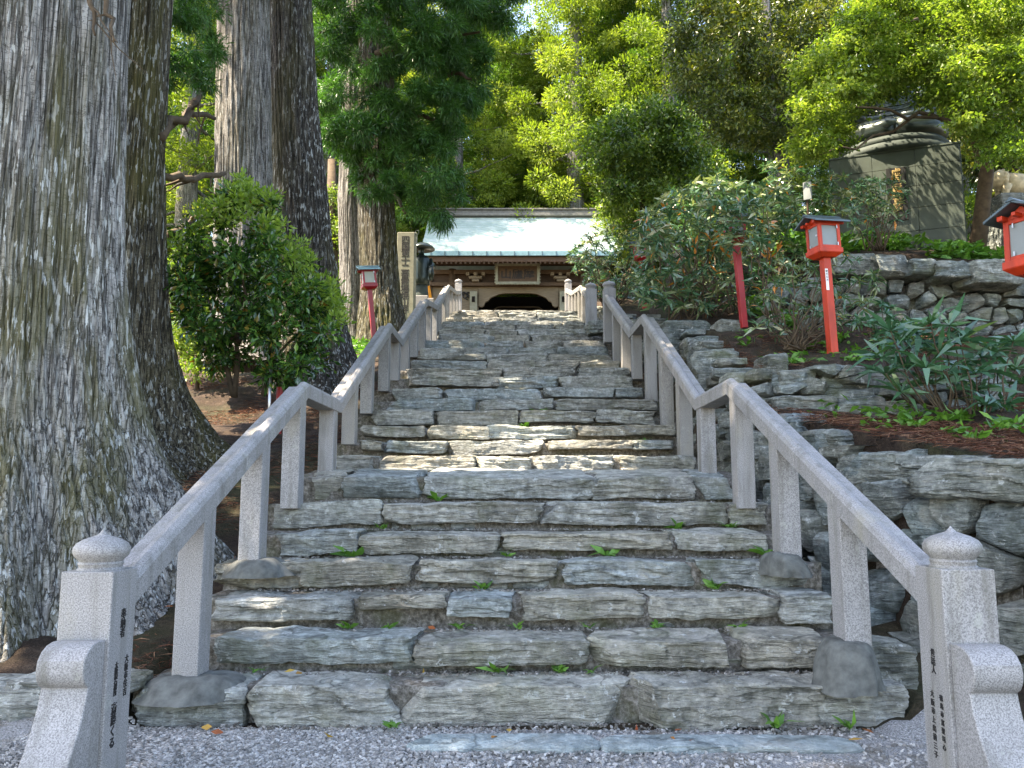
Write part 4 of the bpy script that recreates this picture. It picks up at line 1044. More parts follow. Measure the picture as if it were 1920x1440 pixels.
# ---------------------------------------------------------------- shrubs
def camellia():
    r = np.random.default_rng(51)
    t_ = thing('camellia_bush', 'glossy dark green camellia bush with young tips tinted as sunlit beside the left railing', 'bush', at(455, 742, 11))
    m = MB()
    for k, (a, b) in enumerate([((440, 745), (450, 560)), ((438, 742), (390, 560)), ((495, 742), (520, 560)), ((440, 700), (470, 420)), ((500, 690), (580, 600)), ((450, 640), (370, 620)), ((445, 600), (560, 480))]):
        m.tube(*limb(at(a[0], a[1], 11), at(b[0], b[1], 11.1), .045 if k < 3 else .03, .012, 0, 8, .1, k), 7)
    m.build('stem', M['wood_limb'], t_, True)
    poly = [(345, 445), (385, 400), (420, 372), (440, 352), (468, 345), (500, 385), (545, 432), (560, 480), (602, 520), (632, 580), (640, 625), (622, 668), (590, 690), (540, 715), (430, 700), (365, 690), (340, 640), (330, 560)]
    C = region(poly, 150, 10.2, 12.0, r); C = C[vn(C*1.7, 8) > -.36]
    P, D = puff_points(C, r.uniform(.14, .30, len(C)), 105, r, .8, .1)
    D = D*.8+r.normal(size=D.shape)*.4+[0, 0, -.1]
    L = r.uniform(.08, .145, len(P))
    foliage('crown', quads(P, D, L, L*.45, r, .45), np.clip(r.random(len(P)), 0, 1), M['camellia'], t_)
    # young tips on the top and right outline, coloured as if sunlit
    C = []
    for (a, b) in [(345, 440), (385, 395), (425, 365), (460, 342), (492, 365), (520, 410), (548, 440), (565, 490), (605, 520), (635, 585), (480, 350), (440, 350), (470, 380), (500, 410), (540, 470), (580, 520), (610, 560), (415, 385), (620, 550)]:
        for q in range(6): C.append(at(a+r.uniform(-20, 20), b+r.uniform(-6, 34), r.uniform(10.3, 11.4)))
    C = np.array(C); P, D = puff_points(C, .14, 34, r, .8, .1); L = r.uniform(.06, .10, len(P))
    foliage('young_leaves_lit', quads(P, D+[0, 0, .5], L, L*.42, r, .1), r.random(len(P)), M['camellia_tip'], t_)
camellia()

def rosette_bush(label, centres, stems, seed, mat, L=.14, W=.035, nl=11, root=None, spread=.95, cat='bush', name='rhododendron_bush', layers=2, jit=.5):
    r = np.random.default_rng(seed); n = len(centres)
    t_ = thing(name, label, cat, tuple(root))
    m = MB()
    for k in range(min(len(stems), 400)):
        a, b, r0 = stems[k]; m.tube(*limb(a, b, r0, r0*.4, .03, 6, .2, seed+k), 5)
    m.build('stem', M['wood_limb'], t_, True)
    ax = norm(r.normal(size=(n, 3))*jit+[0, -.25, 1.0])
    ref = norm(np.cross(ax, r.normal(size=(n, 3)))); oth = np.cross(ax, ref)
    P = []; D = []; T = []; LL = []
    tc = r.random(n)
    for j in range(nl):
        an = j*2.399+r.uniform(-.25, .25, n); up = (j/nl)*.9+r.uniform(-.15, .15, n)-.25+(1-spread)
        d = ref*np.cos(an)[:, None]+oth*np.sin(an)[:, None]+ax*up[:, None]
        P.append(centres); D.append(d); LL.append(L*r.uniform(.7, 1.2, n)*(1-.35*j/nl)); T.append(np.clip(tc*.65+r.random(n)*.28, 0, .93))
    P = np.concatenate(P); D = np.concatenate(D); LL = np.concatenate(LL); T = np.concatenate(T)
    T[r.random(len(T)) < .018] = .98
    foliage('leaves', blades(P, D, LL, LL*W/L, r, .5), T, M[mat], t_)
    return t_
r = np.random.default_rng(77)
F2 = [(1195, 420), (1240, 360), (1300, 345), (1350, 325), (1420, 345), (1480, 360), (1500, 395), (1492, 440), (1505, 480), (1530, 500), (1545, 560), (1520, 580), (1460, 540), (1420, 560), (1390, 600), (1330, 590), (1250, 590), (1200, 560), (1180, 500)]
C = region(F2, 640, 11.8, 15.2, r)
root = at(1330, 620, 13.2)
st = [(at(random.uniform(1250, 1450), 610, 13), tuple(C[k]), .02) for k in range(0, 600, 22)]
b = rosette_bush('large rhododendron thicket with orange dying leaves between the stairs and the lantern', C, st, 78, 'rhodo', .22, .052, 11, root)
C = region([(1330, 375), (1440, 375), (1445, 455), (1420, 475), (1350, 475)], 75, 10.7, 11.4, r)
rosette_bush('rhododendron branches closing over the half buried crimson lantern', C, [(at(1440+k*.3, 604, 11.2), tuple(C[k]), .012) for k in range(0, 75, 14)], 88, 'rhodo', .19, .045, 10, at(1445, 606, 11.2))
# strongly orange leaves
C = region([(1290, 440), (1330, 420), (1400, 400), (1480, 410), (1470, 500), (1360, 500), (1300, 490)], 16, 11.7, 12.1, r)
P, D = puff_points(C, .05, 5, r); foliage('withered_leaves', blades(P, D+[0, -.2, .5], .15, .045, r), np.full(len(P), .985), M['rhodo'], b)
F1 = [(1062, 478), (1090, 450), (1120, 425), (1160, 418), (1215, 425), (1215, 480), (1190, 560), (1130, 560), (1085, 530)]
C = region(F1, 320, 21.5, 24.5, r)
rosette_bush('brown-tinged rhododendron hiding the right eave of the gate', C, [(at(1140, 590, 23), tuple(C[k]), .025) for k in range(0, 320, 16)], 79, 'rhodo', .20, .05, 9, at(1140, 600, 23))
F3 = [(1592, 350), (1620, 335), (1690, 335), (1700, 400), (1680, 410), (1640, 440), (1600, 450), (1590, 400)]
C = region(F3, 95, 10.9, 11.9, r); C = np.concatenate([C, region([(1430, 300), (1580, 320), (1600, 400), (1500, 400), (1440, 380)], 150, 12.5, 14, r)])
rosette_bush('thin rhododendron with narrow pale leaves in front of the statue pedestal', C, [(at(1640+random.uniform(-20, 20), 470, 11.5), tuple(C[k]), .012) for k in range(0, 95, 5)], 80, 'rhodo', .15, .034, 9, at(1640, 475, 11.5))
F5 = [(1410, 500), (1530, 480), (1560, 470), (1640, 480), (1650, 540), (1600, 620), (1560, 600), (1500, 600), (1450, 640), (1420, 640), (1410, 560)]
C = region(F5, 90, 9.6, 10.6, r)
rosette_bush('leggy rhododendron with pale narrow leaves around the middle lantern post', C, [(at(random.uniform(1470, 1510), 655, 9.8), tuple(C[k]), .014) for k in range(0, 90, 3)], 81, 'rhodo', .17, .034, 9, at(1490, 660, 9.8))
F6 = [(1600, 600), (1640, 560), (1700, 590), (1690, 660), (1640, 700), (1600, 690)]
C = region(F6, 26, 9.3, 10.2, r)
rosette_bush('low leafy shrub at the foot of the upper wall right of the vermilion post', C, [(at(random.uniform(1620, 1670), 700, 9.7), tuple(C[k]), .01) for k in range(0, 26, 3)], 84, 'rhodo_near', .16, .045, 9, at(1645, 704, 9.7))
# near plant with long blue-green leaves
near = [(1670, 620), (1720, 625), (1800, 640), (1840, 670), (1815, 730), (1775, 700), (1655, 670), (1700, 655), (1760, 660), (1830, 700), (1870, 650), (1905, 690), (1850, 760), (1915, 780), (1875, 840), (1750, 720), (1685, 640), (1745, 605), (1700, 690), (1770, 640), (1690, 735), (1735, 690), (1800, 690), (1860, 660), (1900, 640), (1915, 720), (1835, 730), (1885, 760), (1845, 790), (1900, 800), (1660, 700), (1780, 610), (1870, 700), (1720, 650)]
C = np.array([at(a, b_, random.uniform(7.2, 8.2)) for a, b_ in near])
rosette_bush('near rhododendron with long blue-green leaves at the right edge by the lower wall', C, [(at(1835, 860, 7.6) if a > 1770 else at(1800, 850, 7.8), tuple(c), .014) for c, (a, b_) in zip(C, near)], 82, 'rhodo_near', .36, .062, 15, at(1835, 862, 7.6), .8, jit=.3)

# ---------------------------------------------------------------- small plants and litter
def small_plant(name, label, c, seed, mat='weed', n=7, L=.07, W=.03, group=None, lift=.6, cat='weed', spread=.015):
    r = np.random.default_rng(seed); P = np.array(c)+r.normal(size=(n, 3))*[spread, spread, .003]
    an = r.uniform(0, 6.28, n); D = np.stack([np.cos(an), np.sin(an), r.uniform(.3, 1.1, n)*lift*1.6], 1)
    V, F, k = blades(P, D, L*r.uniform(.6, 1.3, n), W*r.uniform(.8, 1.2, n), r, .5)
    o = mesh_obj(name, V-np.array(c), F, M[mat], None, False, np.repeat(r.random(n), 2)); o.location = c
    return tag(o, label, cat, group)
WD = [(935, 1255, 0, 0.115), (1050, 1262, 0, 0.081), (1110, 1255, 0, 0.068), (650, 1170, 1, 0.095), (725, 1172, 1, 0.081), (862, 1165, 1, 0.081), (965, 1160, 1, 0.068), (1105, 1190, 1, 0.068), (1230, 1175, 1, 0.081), (1385, 1180, 1, 0.081),
      (905, 1100, 2, 0.081), (1345, 1092, 2, 0.121), (660, 1048, 3, 0.176), (950, 1040, 3, 0.081), (1140, 1035, 3, 0.149), (1270, 975, 4, 0.135), (1368, 965, 4, 0.135), (720, 980, 4, 0.095), (822, 932, 5, 0.149), (1440, 1020, 3, 0.162), (478, 1262, 0, 0.068), (1455, 1350, -1, 0.135), (735, 1345, -1, 0.081), (1160, 870, 6, 0.095), (1190, 868, 6, 0.081), (1010, 745, 10, 0.162), (985, 780, 9, 0.162), (1210, 820, 8, 0.121), (1590, 1412, -1, 0.095)]
NM = ['first', 'second', 'third', 'fourth', 'fifth', 'sixth', 'seventh', 'eighth', 'ninth', 'tenth', 'eleventh', 'twelfth', 'thirteenth', 'fourteenth']
for k, (a, b_, st_, s_) in enumerate(WD):
    zz = SZ[st_] if st_ >= 0 else .07; yy = (SY[st_+1] if st_ >= 0 else SY[0])-.03
    if st_ < 0: yy = 4.85
    x = (a-960)/FOC*(yy*ca+(zz-CAM_H)*sa)
    side = 'left' if a < 800 else 'middle' if a < 1150 else 'right'
    place = 'growing on the %s tread at the %s' % (NM[st_], side) if st_ >= 0 else 'growing at the foot of the stairs at the '+side
    small_plant('weed', ('leafy green weed ' if s_ > .08 else 'tiny green weed ')+place, (x, yy, zz+.01), 400+k, n=9 if s_ > .08 else 6, L=s_, W=s_*.35, group='weeds rooted in the step joints')
# weeds on the beds
for k in range(34):
    if k < 18: a, b_, yy = random.uniform(1560, 1915), random.uniform(770, 880), 0; 
    x = random.uniform(3.3, 5.2) if k < 18 else random.uniform(3.0, 4.6); yy = random.uniform(6.2, 8.0) if k < 18 else random.uniform(8.9, 10.4)
    if k < 18 and yy < w1_front(x)+.9: continue
    small_plant('weed', 'green seedling among fallen needles on the %s bed at right' % ('lower' if k < 18 else 'lantern'), (x, yy, gzp(x, yy)+.03), 460+k, n=12, L=.12, W=.05, group='seedlings on the %s needle bed' % ('lower' if k < 18 else 'lantern'), spread=.05)
def ground_cover(name, label, xr, yr, n, seed, mat, L, W, lift=1.0, cond=None, kind='stuff', cat='ground cover', dz=.02):
    r = np.random.default_rng(seed); x = r.uniform(*xr, n); y = r.uniform(*yr, n)
    nn = vn(np.stack([x*1.6, y*1.6, x*0], 1), seed); k = nn > -.15
    if cond is not None: k &= cond(x, y)
    x, y = x[k], y[k]; z = ground_z(x, y)+r.uniform(0, dz*3, len(x)); an = r.uniform(0, 6.28, len(x))
    D = np.stack([np.cos(an), np.sin(an), r.uniform(-.2, 1, len(x))*lift], 1)
    V, F, kk = blades(np.stack([x, y, z], 1), D, L*r.uniform(.5, 1.5, len(x)), W*r.uniform(.7, 1.3, len(x)), r, .4)
    o = mesh_obj(name, V, F, M[mat], None, False, np.repeat(r.random(len(x)), 2)); return tag(o, label, cat, kind=kind)
ground_cover('ground_cover', 'leafy green ground cover on the terrace in front of the pedestal', (3.9, 9.5), (11.15, 13.6), 9000, 91, 'weed', .14, .07, .9, dz=.08)
ground_cover('bed_greens', 'scattered green creepers over the needle beds on the right', (2.95, 7.2), (6.0, 10.8), 2300, 97, 'weed', .09, .045, .9, lambda x, y: (y > w1_front(x)+.5) & (vn(np.stack([x*2.3, y*2.3, x*0], 1), 44) > .12), dz=.05)
ground_cover('fern_patch', 'green ferns at the foot of the cedars left of the upper stairs', (-5.5, -2.4), (17, 24), 5000, 92, 'weed', .22, .06, 1.0)
ground_cover('needle_litter', 'red-brown cedar needles strewn over the right-hand beds', (2.75, 7.5), (5.2, 11), 42000, 93, 'needles', .13, .006, .18, lambda x, y: y > w1_front(x)+.02, cat='litter', dz=.012)
ground_cover('root_litter', 'brown needles and twigs around the cedar roots', (-6.5, -2.25), (5.2, 16), 26000, 94, 'needles', .12, .007, .15, cat='litter', dz=.012)
for k in range(26):
    r_ = random.Random(k+900)
    if k < 12: x, y = r_.uniform(-1.8, 2.1), r_.uniform(4.55, 4.85); z = .085; w_ = 'gravel by the first step'
    elif k < 18: i = r_.randint(0, 3); x = r_.uniform(-1.5, 1.6); y = SY[i+1]-.06; z = SZ[i]+.012; w_ = 'back of the %s tread' % NM[i]
    else: x, y = r_.uniform(-3.4, -2.4), r_.uniform(5.6, 10); z = gzp(x, y)+.05; w_ = 'earth left of the railing'
    tn = r_.random()
    V, F, kk = blades(np.zeros((1, 3)), np.array([[math.cos(k), math.sin(k), .12]]), .075, .035, np.random.default_rng(k), .3)
    o = mesh_obj('fallen_leaf', V, F, M['red_leaf'], None, False, np.full(2, tn)); o.location = (x, y, z)
    tag(o, ('dark red' if tn < .33 else 'brown' if tn < .66 else 'yellow')+' fallen leaf lying on the '+w_, 'leaf', 'fallen leaves on the '+w_)

# ---------------------------------------------------------------- lanterns
def lantern(label, base, rz, tilt, red, roofm, panem, postr=.062, total=1.78, size=1.0, post_label=None, group='red box lanterns on posts'):
    t_ = thing('post_lantern', label, 'lantern', (0, 0, 0), group)
    hb = total-.68*size          # underside of the box
    s = size
    m = MB(); m.box((0, 0, hb/2-.1), (postr*2, postr*2, hb+.2)); m.build('post', M[red], t_, False, .004, 1)
    b = MB(); b.box((0, 0, hb+.035*s), (.40*s, .36*s, .07*s)); 
    b.add([(-.12*s, -.11*s, hb-.06*s), (.12*s, -.11*s, hb-.06*s), (.12*s, .11*s, hb-.06*s), (-.12*s, .11*s, hb-.06*s), (-.2*s, -.18*s, hb), (.2*s, -.18*s, hb), (.2*s, .18*s, hb), (-.2*s, .18*s, hb)],
          [(0, 3, 2, 1), (4, 5, 6, 7), (0, 1, 5, 4), (1, 2, 6, 5), (2, 3, 7, 6), (3, 0, 4, 7)])
    b.build('base_tray', M[red], t_, False, .004, 1)
    f = MB()
    x0, y0, z0, z1 = .155*s, .14*s, hb+.07*s, hb+.45*s
    for sx_ in (-1, 1):
        for sy_ in (-1, 1): f.box((sx_*x0, sy_*y0, (z0+z1)/2), (.05*s, .05*s, z1-z0))
    for zz in (z0+.02*s, z1-.02*s):
        for sy_ in (-1, 1): f.box((0, sy_*y0, zz), (2*x0-.05*s, .044*s, .04*s))
        for sx_ in (-1, 1): f.box((sx_*x0, 0, zz), (.044*s, 2*y0-.05*s, .04*s))
    # gables under the roof
    for sx_ in (-1, 1): f.prism([(-y0-.02*s, z1), (y0+.02*s, z1), (0, z1+.105*s)], 'x', sx_*x0-.02*s, sx_*x0+.02*s)
    f.box((0, 0, z1+.012*s), (.56*s, .035*s, .035*s))
    for sy_ in (-1, 1): f.box((0, sy_*y0, z1+.012*s), (.52*s, .05*s, .045*s))
    fo = f.build('frame', M[red], t_, False, .003, 1)
    for (cx_, cy_, dx_, dy_) in ((0, -y0, 2*x0-.05*s, .012), (0, y0, 2*x0-.05*s, .012), (-x0, 0, .012, 2*y0-.05*s), (x0, 0, .012, 2*y0-.05*s)):
        p = MB(); p.box((cx_, cy_, (z0+z1)/2), (dx_, dy_, z1-z0-.08*s)); p.build('pane', M[panem], fo)
    h = MB()
    for zz in (z0+.06*s, z1-.06*s): h.box((x0-.03*s, -y0-.027*s, zz), (.012*s, .008*s, .05*s)); h.box((-x0-.028*s, y0*.5, zz), (.008*s, .012*s, .04*s))
    h.box((-x0-.03*s, -y0*.75, (z0+z1)/2), (.02*s, .03*s, .02*s))
    h.build('hinge', M['metal'], fo)
    # roof: ridge along x, slopes to front and back
    w = .30*s; e = .27*s; zr = z1+.14*s; ze = z1+.015*s; tk = .028*s
    q = MB()
    for sy_ in (-1, 1):
        q.prism([(0, zr), (sy_*e, ze), (sy_*e, ze-tk), (0, zr-tk)], 'x', -w, w)
    ro = q.build('roof', M[roofm], t_, False, .004, 1)
    q = MB(); q.prism([(-.05*s, zr-.018*s), (.05*s, zr-.018*s), (0, zr+.022*s)], 'x', -w-.01, w+.01)
    q.build('ridge_cap', M[roofm], ro, False, .003, 1)
    t_.location = base; t_.rotation_euler = (tilt[1], tilt[0], rz)
    return t_
# matrix of children is identity-built at the origin, so placing the Empty moves all
l1 = lantern('bright vermilion lantern with frosted panes rising from the middle of the right bank', at(1562, 668, 9.35), R(14), (R(-2.0), 0), 'red', 'lroof', 'pane', size=.8, postr=.048)
m = MB(); m.box((-.03, -.051, .92), (.035, .006, .26)); o = m.build('paper_label', M['label']); o.parent = l1
o = flat_text(vert('献灯石井'), .03, (-.03, -.0555, 1.01), (R(90), 0, 0), M['ink'], None, line=1.2, depth=.0006); o.parent = l1
lantern('large near vermilion lantern cut off by the right edge of the picture', (3.98, 5.95, gzp(3.98, 6.1)-.02), R(24), (R(2), 0), 'red', 'lroof', 'pane', total=1.96, size=.86, postr=.05)
lantern('small crimson lantern with cream pane leaning between the cedars on the left', at(702, 640, 16.9), R(20), (R(-6.5), 0), 'dkred', 'lroofb', 'panew', total=1.72, size=.8, postr=.048)
lantern('crimson lantern post half buried in the large rhododendron thicket', at(1393, 590, 11.55), R(10), (R(-3.5), 0), 'dkred', 'lroof', 'pane', total=1.6, size=.7, postr=.045)
lantern('farthest crimson lantern peeping out of leaves near the gate roof', at(1208, 566, 21.2), R(5), (R(-4), 0), 'dkred', 'lroof', 'pane', total=1.75, size=.8, postr=.05)
# red stub and pipe behind the left railing
p = at(524, 745, 10.9); m = MB(); m.tube([(p[0], p[1], p[2]-.5), (p[0], p[1], p[2]+.14)], .045, 8)
tag(m.build('red_stake', M['dkred']), 'short crimson stake under the camellia bush', 'stake')
p = at(505, 765, 10.6); m = MB(); m.tube([(p[0], p[1], p[2]-.4), (p[0], p[1], p[2]+.52)], .02, 8)
tag(m.build('pipe', M['metal'], None, True), 'thin grey pipe standing under the camellia bush', 'pipe')

# ---------------------------------------------------------------- inscribed pillar, monk statue
px0, _, pz1 = at(745, 435, 23.5); px1, _, pz0 = at(775, 605, 23.5)
pw = px1-px0
pt = thing('stone_pillar', 'tall inscribed stone pillar beside the mossy cedar and the monk statue', 'pillar', ((px0+px1)/2, 23.5+pw/2, pz0))
m = MB(); m.box(((px0+px1)/2, 23.5+pw/2, (pz0+pz1)/2-.3), (pw, pw, pz1-pz0+.6)); m.build('shaft', M['pillar'], pt, False, .02, 2)
flat_text(vert('四国第十二番霊場焼山寺'), .26, ((px0+px1)/2-.01, 23.5-.004, pz1-.33), (R(90), 0, 0), M['ink'], pt, line=.84, depth=.003)
def monk():
    x, y, z = at(790, 566, 25.3)
    t_ = thing('monk_statue', 'green bronze monk statue in wide straw hat holding a staff', 'statue', (x, y, z-.5))
    m = MB(); m.box((x-.05, y, z-.38), (1.0, .9, .8)); m.box((x-.1, y-.1, z+.05), (.72, .7, .12)); m.build('plinth', M['granite_mid'], t_, False, .02, 2)
    z += .08
    b = MB()
    b.lathe((x, y, z), [(.0, 0), (.24, 0), (.235, .12), (.21, .35), (.20, .5)], 24, sy=.8)
    o = b.build('robe_skirt', M['bronze2'], t_, True)
    b = MB()      # upper body: one tapered surface, hem to shoulders to neck
    b.lathe((x-.02, y, z), [(.25, .46), (.29, .48), (.30, .7), (.31, .95), (.325, 1.15), (.30, 1.32), (.22, 1.42), (.1, 1.48), (.085, 1.56), (.105, 1.62), (.11, 1.7), (.07, 1.78), (0, 1.8)], 30, sy=.72)
    for sx_ in (-1, 1):
        b.tube([(x-.02+sx_*.27, y, z+1.3), (x+sx_*.36, y-.08, z+1.08), (x+sx_*.30, y-.26, z+.98)], [.10, .10, .06], 12)
        b.tube([(x+sx_*.30, y-.24, z+1.0), (x+sx_*.33, y-.22, z+.78), (x+sx_*.33, y-.18, z+.58)], [.10, .11, .06], 12, sq=.5)
    b.build('body', M['bronze'], t_, True)
    b = MB(); b.lathe((x, y-.02, z), [(.42, 1.66), (.42, 1.68), (.36, 1.75), (.24, 1.83), (.1, 1.88), (0, 1.89)], 30); b.build('straw_hat', M['bronze'], t_, True)
    b = MB(); b.tube([(x-.18, y-.34, z-.02), (x-.13, y-.32, z+2.1)], .014, 8)
    for k in range(10):
        a0 = math.pi*2*k/10; a1 = math.pi*2*(k+1)/10; b.tube([(x-.13+.06*math.cos(a0), y-.32, z+2.14+.07*math.sin(a0)), (x-.13+.06*math.cos(a1), y-.32, z+2.14+.07*math.sin(a1))], .009, 6)
    b.build('staff', M['bronze'], t_, True)
monk()
x, y, z = at(800, 546, 26.5)
m = MB(); m.lathe((x, y, z-.9), [(.0, 0), (.24, 0), (.2, .45), (.15, .85), (.09, 1.15), (.05, 1.3), (0, 1.32)], 18, sy=.6)
tag(m.build('draped_cloth', M['orange'], None, True), 'orange cloth draped on a stake behind the monk statue', 'cloth')

# ---------------------------------------------------------------- gate
def gate():
    cx, yf, z0 = .26, 36.0, 8.2
    t_ = thing('temple_gate', 'wooden temple gate with pale green copper roof at the top of the stairs', 'gate', (cx, yf, z0))
    ze = at(970, 471, 34.6)[2]; zr = at(970, 407, 38.2)[2]
    xl = at(787, 471, 34.6)[0]; xr = at(1160, 471, 34.6)[0]
    # copper roof in courses
    rows = 22; m = MB()
    for k in range(rows):
        a, b_ = k/rows, (k+1)/rows
        cv = lambda q: ze+(zr-ze)*(q*.80+q*q*.20)
        ya, yb = 34.6+3.6*a, 34.6+3.6*b_
        za, zb = cv(a), cv(b_)
        ins = .0
        r_ = random.Random(k); xx = xl+ins; 
        while xx < xr-.01:
            x2 = min(xr, xx+r_.uniform(.8, 1.0)); dz = r_.uniform(0, .006)
            m.add([(xx, ya, za+.05+dz), (x2, ya, za+.05+dz), (x2, yb+.02, zb+.004+dz), (xx, yb+.02, zb+.004+dz), (xx, ya, za-.02), (x2, ya, za-.02), (x2, yb+.02, zb-.03), (xx, yb+.02, zb-.03)],
                  [(0, 1, 2, 3), (7, 6, 5, 4), (0, 4, 5, 1), (0, 3, 7, 4), (1, 5, 6, 2)], r_.random()); xx = x2
    # back slope
    m.add([(xl, 38.2, zr), (xr, 38.2, zr), (xr, 41.8, ze), (xl, 41.8, ze), (xl, 38.2, zr-.1), (xr, 38.2, zr-.1), (xr, 41.8, ze-.1), (xl, 41.8, ze-.1)], [(0, 1, 2, 3), (7, 6, 5, 4), (2, 6, 7, 3), (0, 3, 7, 4), (1, 5, 6, 2)])
    ro = m.build('roof', M['copper'], t_)
    m = MB(); m.box(((xl+xr)/2, 38.2, zr+.06), (xr-xl-.1, .62, .16)); m.box(((xl+xr)/2, 38.2, zr+.21), (xr-xl, .5, .10)); m.box(((xl+xr)/2, 38.2, zr+.32), (xr-xl+.1, .66, .07))
    m.build('ridge', M['ridge'], ro, False, .02, 1)
    m = MB(); m.box(((xl+xr)/2, 34.62, ze-.10), (xr-xl-.1, .1, .22)); m.build('gutter', M['lroofb'], ro, False, .01, 1)
    m = MB()
    for k in range(14): m.box((xl+.5+k*.62, 34.56, ze-.11), (.03, .03, .2))
    m.build('gutter_bracket', M['lroof'], ro)
    m = MB(); m.box(((xl+xr)/2, 34.78, ze-.33), (xr-xl-.3, .12, .24)); m.build('fascia', M['fascia'], ro, False, .01, 1)
    # rafters
    m = MB(); k = xl+.35
    while k < xr-.3:
        m.add([(k-.035, 34.75, ze-.53), (k+.035, 34.75, ze-.53), (k+.035, 36.4, ze+.05), (k-.035, 36.4, ze+.05), (k-.035, 34.75, ze-.45), (k+.035, 34.75, ze-.45), (k+.035, 36.4, ze+.13), (k-.035, 36.4, ze+.13)],
              [(0, 3, 2, 1), (4, 5, 6, 7), (0, 1, 5, 4), (1, 2, 6, 5), (2, 3, 7, 6), (3, 0, 4, 7)]); k += .21
    m.build('rafters', M['wood2'], ro)
    m = MB(); m.add([(xl+.2, 34.8, ze-.4), (xr-.2, 34.8, ze-.4), (xr-.2, 37.9, ze+.9), (xl+.2, 37.9, ze+.9)], [(0, 1, 2, 3)]); m.build('soffit', M['wood'], ro)
    zl = at(970, 536, yf)[2]       # under the sign: top of the pale lintel
    zo = at(970, 550, yf)[2]       # top of the opening
    ox0, ox1 = at(897, 560, yf)[0], at(1047, 560, yf)[0]
    bx0, bx1 = at(800, 500, yf)[0], at(1140, 500, yf)[0]
    # walls either side and the lintel
    m = MB(); m.box(((bx0+ox0)/2, yf+.12, (z0+zl)/2), (ox0-bx0, .2, zl-z0)); m.build('wall_panel', M['wood3'], t_, False, .01, 1)
    m = MB(); m.box(((bx1+ox1)/2, yf+.12, (z0+zl)/2), (bx1-ox1, .2, zl-z0)); m.build('wall_panel', M['wood3'], t_, False, .01, 1)
    # lintel with cusped underside
    pr = []; w = ox1-ox0
    under = [(0, -.62), (.04, -.66), (.07, -.58), (.085, -.42), (.12, -.36), (.15, -.22), (.20, -.14), (.27, -.03), (.35, .0)]
    left = [(ox0+u*w, zo+v) for u, v in under]; right = [(ox1-u*w, zo+v) for u, v in under[::-1]]
    pr = left+right+[(ox1, zl), (ox0, zl)]
    m = MB(); m.prism(pr, 'y', yf-.02, yf+.16); m.build('lintel', M['wood3'], t_, False, .01, 1)
    for x in (ox0-.22, ox1+.22):
        m = MB(); m.box((x, yf-.06, (z0+zl-.3)/2), (.34, .3, zl-.3-z0)); po = m.build('pillar', M['granite_mid'] if False else M['pillar'], t_, False, .02, 2)
        m = MB(); m.box((x, yf-.225, at(970, 563, yf)[2]), (.14, .04, .26)); m.build('name_plate', M['dark'], po)
    # upper beams
    zt = ze-.45
    m = MB(); m.box(((bx0+bx1)/2, yf+.1, (zl+zt)/2), (bx1-bx0, .16, zt-zl)); m.build('upper_wall', M['wood'], t_)
    m = MB(); m.box(((bx0+bx1)/2, yf-.06, zl+.03), (bx1-bx0+.3, .34, .16)); m.box(((bx0+bx1)/2, yf-.04, zl+.62), (bx1-bx0+.2, .26, .2)); m.box(((bx0+bx1)/2, yf-.05, zl+1.05), (bx1-bx0+.4, .3, .16))
    m.build('beam', M['wood2'], t_, False, .01, 1)
    for x in (at(892, 515, yf)[0], at(1050, 515, yf)[0]):
        m = MB(); m.box((x, yf-.2, zl+.18), (.34, .3, .12)); m.box((x, yf-.2, zl+.32), (.6, .3, .14)); m.box((x-.36, yf-.22, zl+.48), (.16, .3, .16)); m.box((x+.36, yf-.22, zl+.48), (.16, .3, .16)); m.box((x, yf-.22, zl+.48), (.16, .3, .16))
        m.build('bracket', M['wood3'], t_, False, .03, 2)
    for x in (bx0+.1, bx1-.1, (bx0+ox0)/2, (bx1+ox1)/2):
        m = MB(); m.lathe((x, yf-.02, z0), [(.17, 0), (.17, zt-z0)], 16); m.build('column', M['wood2'], t_, True)
    # near-black panel standing in for the passage's shade, and a pale far lintel
    m = MB(); m.box(((ox0+ox1)/2, yf+3.2, (z0+zo+.6)/2), (w+3, .1, zo+.6-z0)); m.build('passage_shade', M['dark'], t_)
    zb = at(970, 573, yf+2.6)[2]; m = MB(); h = w*.36; c_ = (ox0+ox1)/2
    m.tube([(c_-h, yf+2.9, zb-.25), (c_-h*.8, yf+2.9, zb-.04), (c_-h*.6, yf+2.9, zb), (c_+h*.6, yf+2.9, zb), (c_+h*.8, yf+2.9, zb-.04), (c_+h, yf+2.9, zb-.25)], .045, 6); m.build('inner_beam', M['wood3'], t_)
    m = MB()
    m.box((bx0-.0, yf+1.6, (z0+zt)/2), (.14, 3.2, zt-z0)); m.box((bx1, yf+1.6, (z0+zt)/2), (.14, 3.2, zt-z0)); m.build('side_wall', M['wood'], t_)
    # sign board
    sx0, sz1 = at(929, 494, yf-.5)[0], at(929, 494, yf-.5)[2]; sx1, sz0 = at(1012, 533, yf-.5)[0], at(1012, 533, yf-.5)[2]
    sg = MB(); sg.box(((sx0+sx1)/2, yf-.45, (sz0+sz1)/2), (sx1-sx0-.2, .08, sz1-sz0-.2)); s_ = sg.build('sign_board', M['wood2'], t_)
    fr = MB()
    for a, b_, c__, d_ in ((sx0, sx1, sz1-.12, sz1), (sx0, sx1, sz0, sz0+.12)): fr.box(((a+b_)/2, yf-.48, (c__+d_)/2), (b_-a, .12, d_-c__))
    for a, b_ in ((sx0, sx0+.12), (sx1-.12, sx1)): fr.box(((a+b_)/2, yf-.485, (sz0+sz1)/2), (b_-a, .13, sz1-sz0-.24))
    for k in range(15): fr.lathe((sx0+(sx1-sx0)*(k+.5)/15, yf-.5, sz0-.03), [(0, 0), (.05, .01), (.06, .05), (.02, .1)], 8)
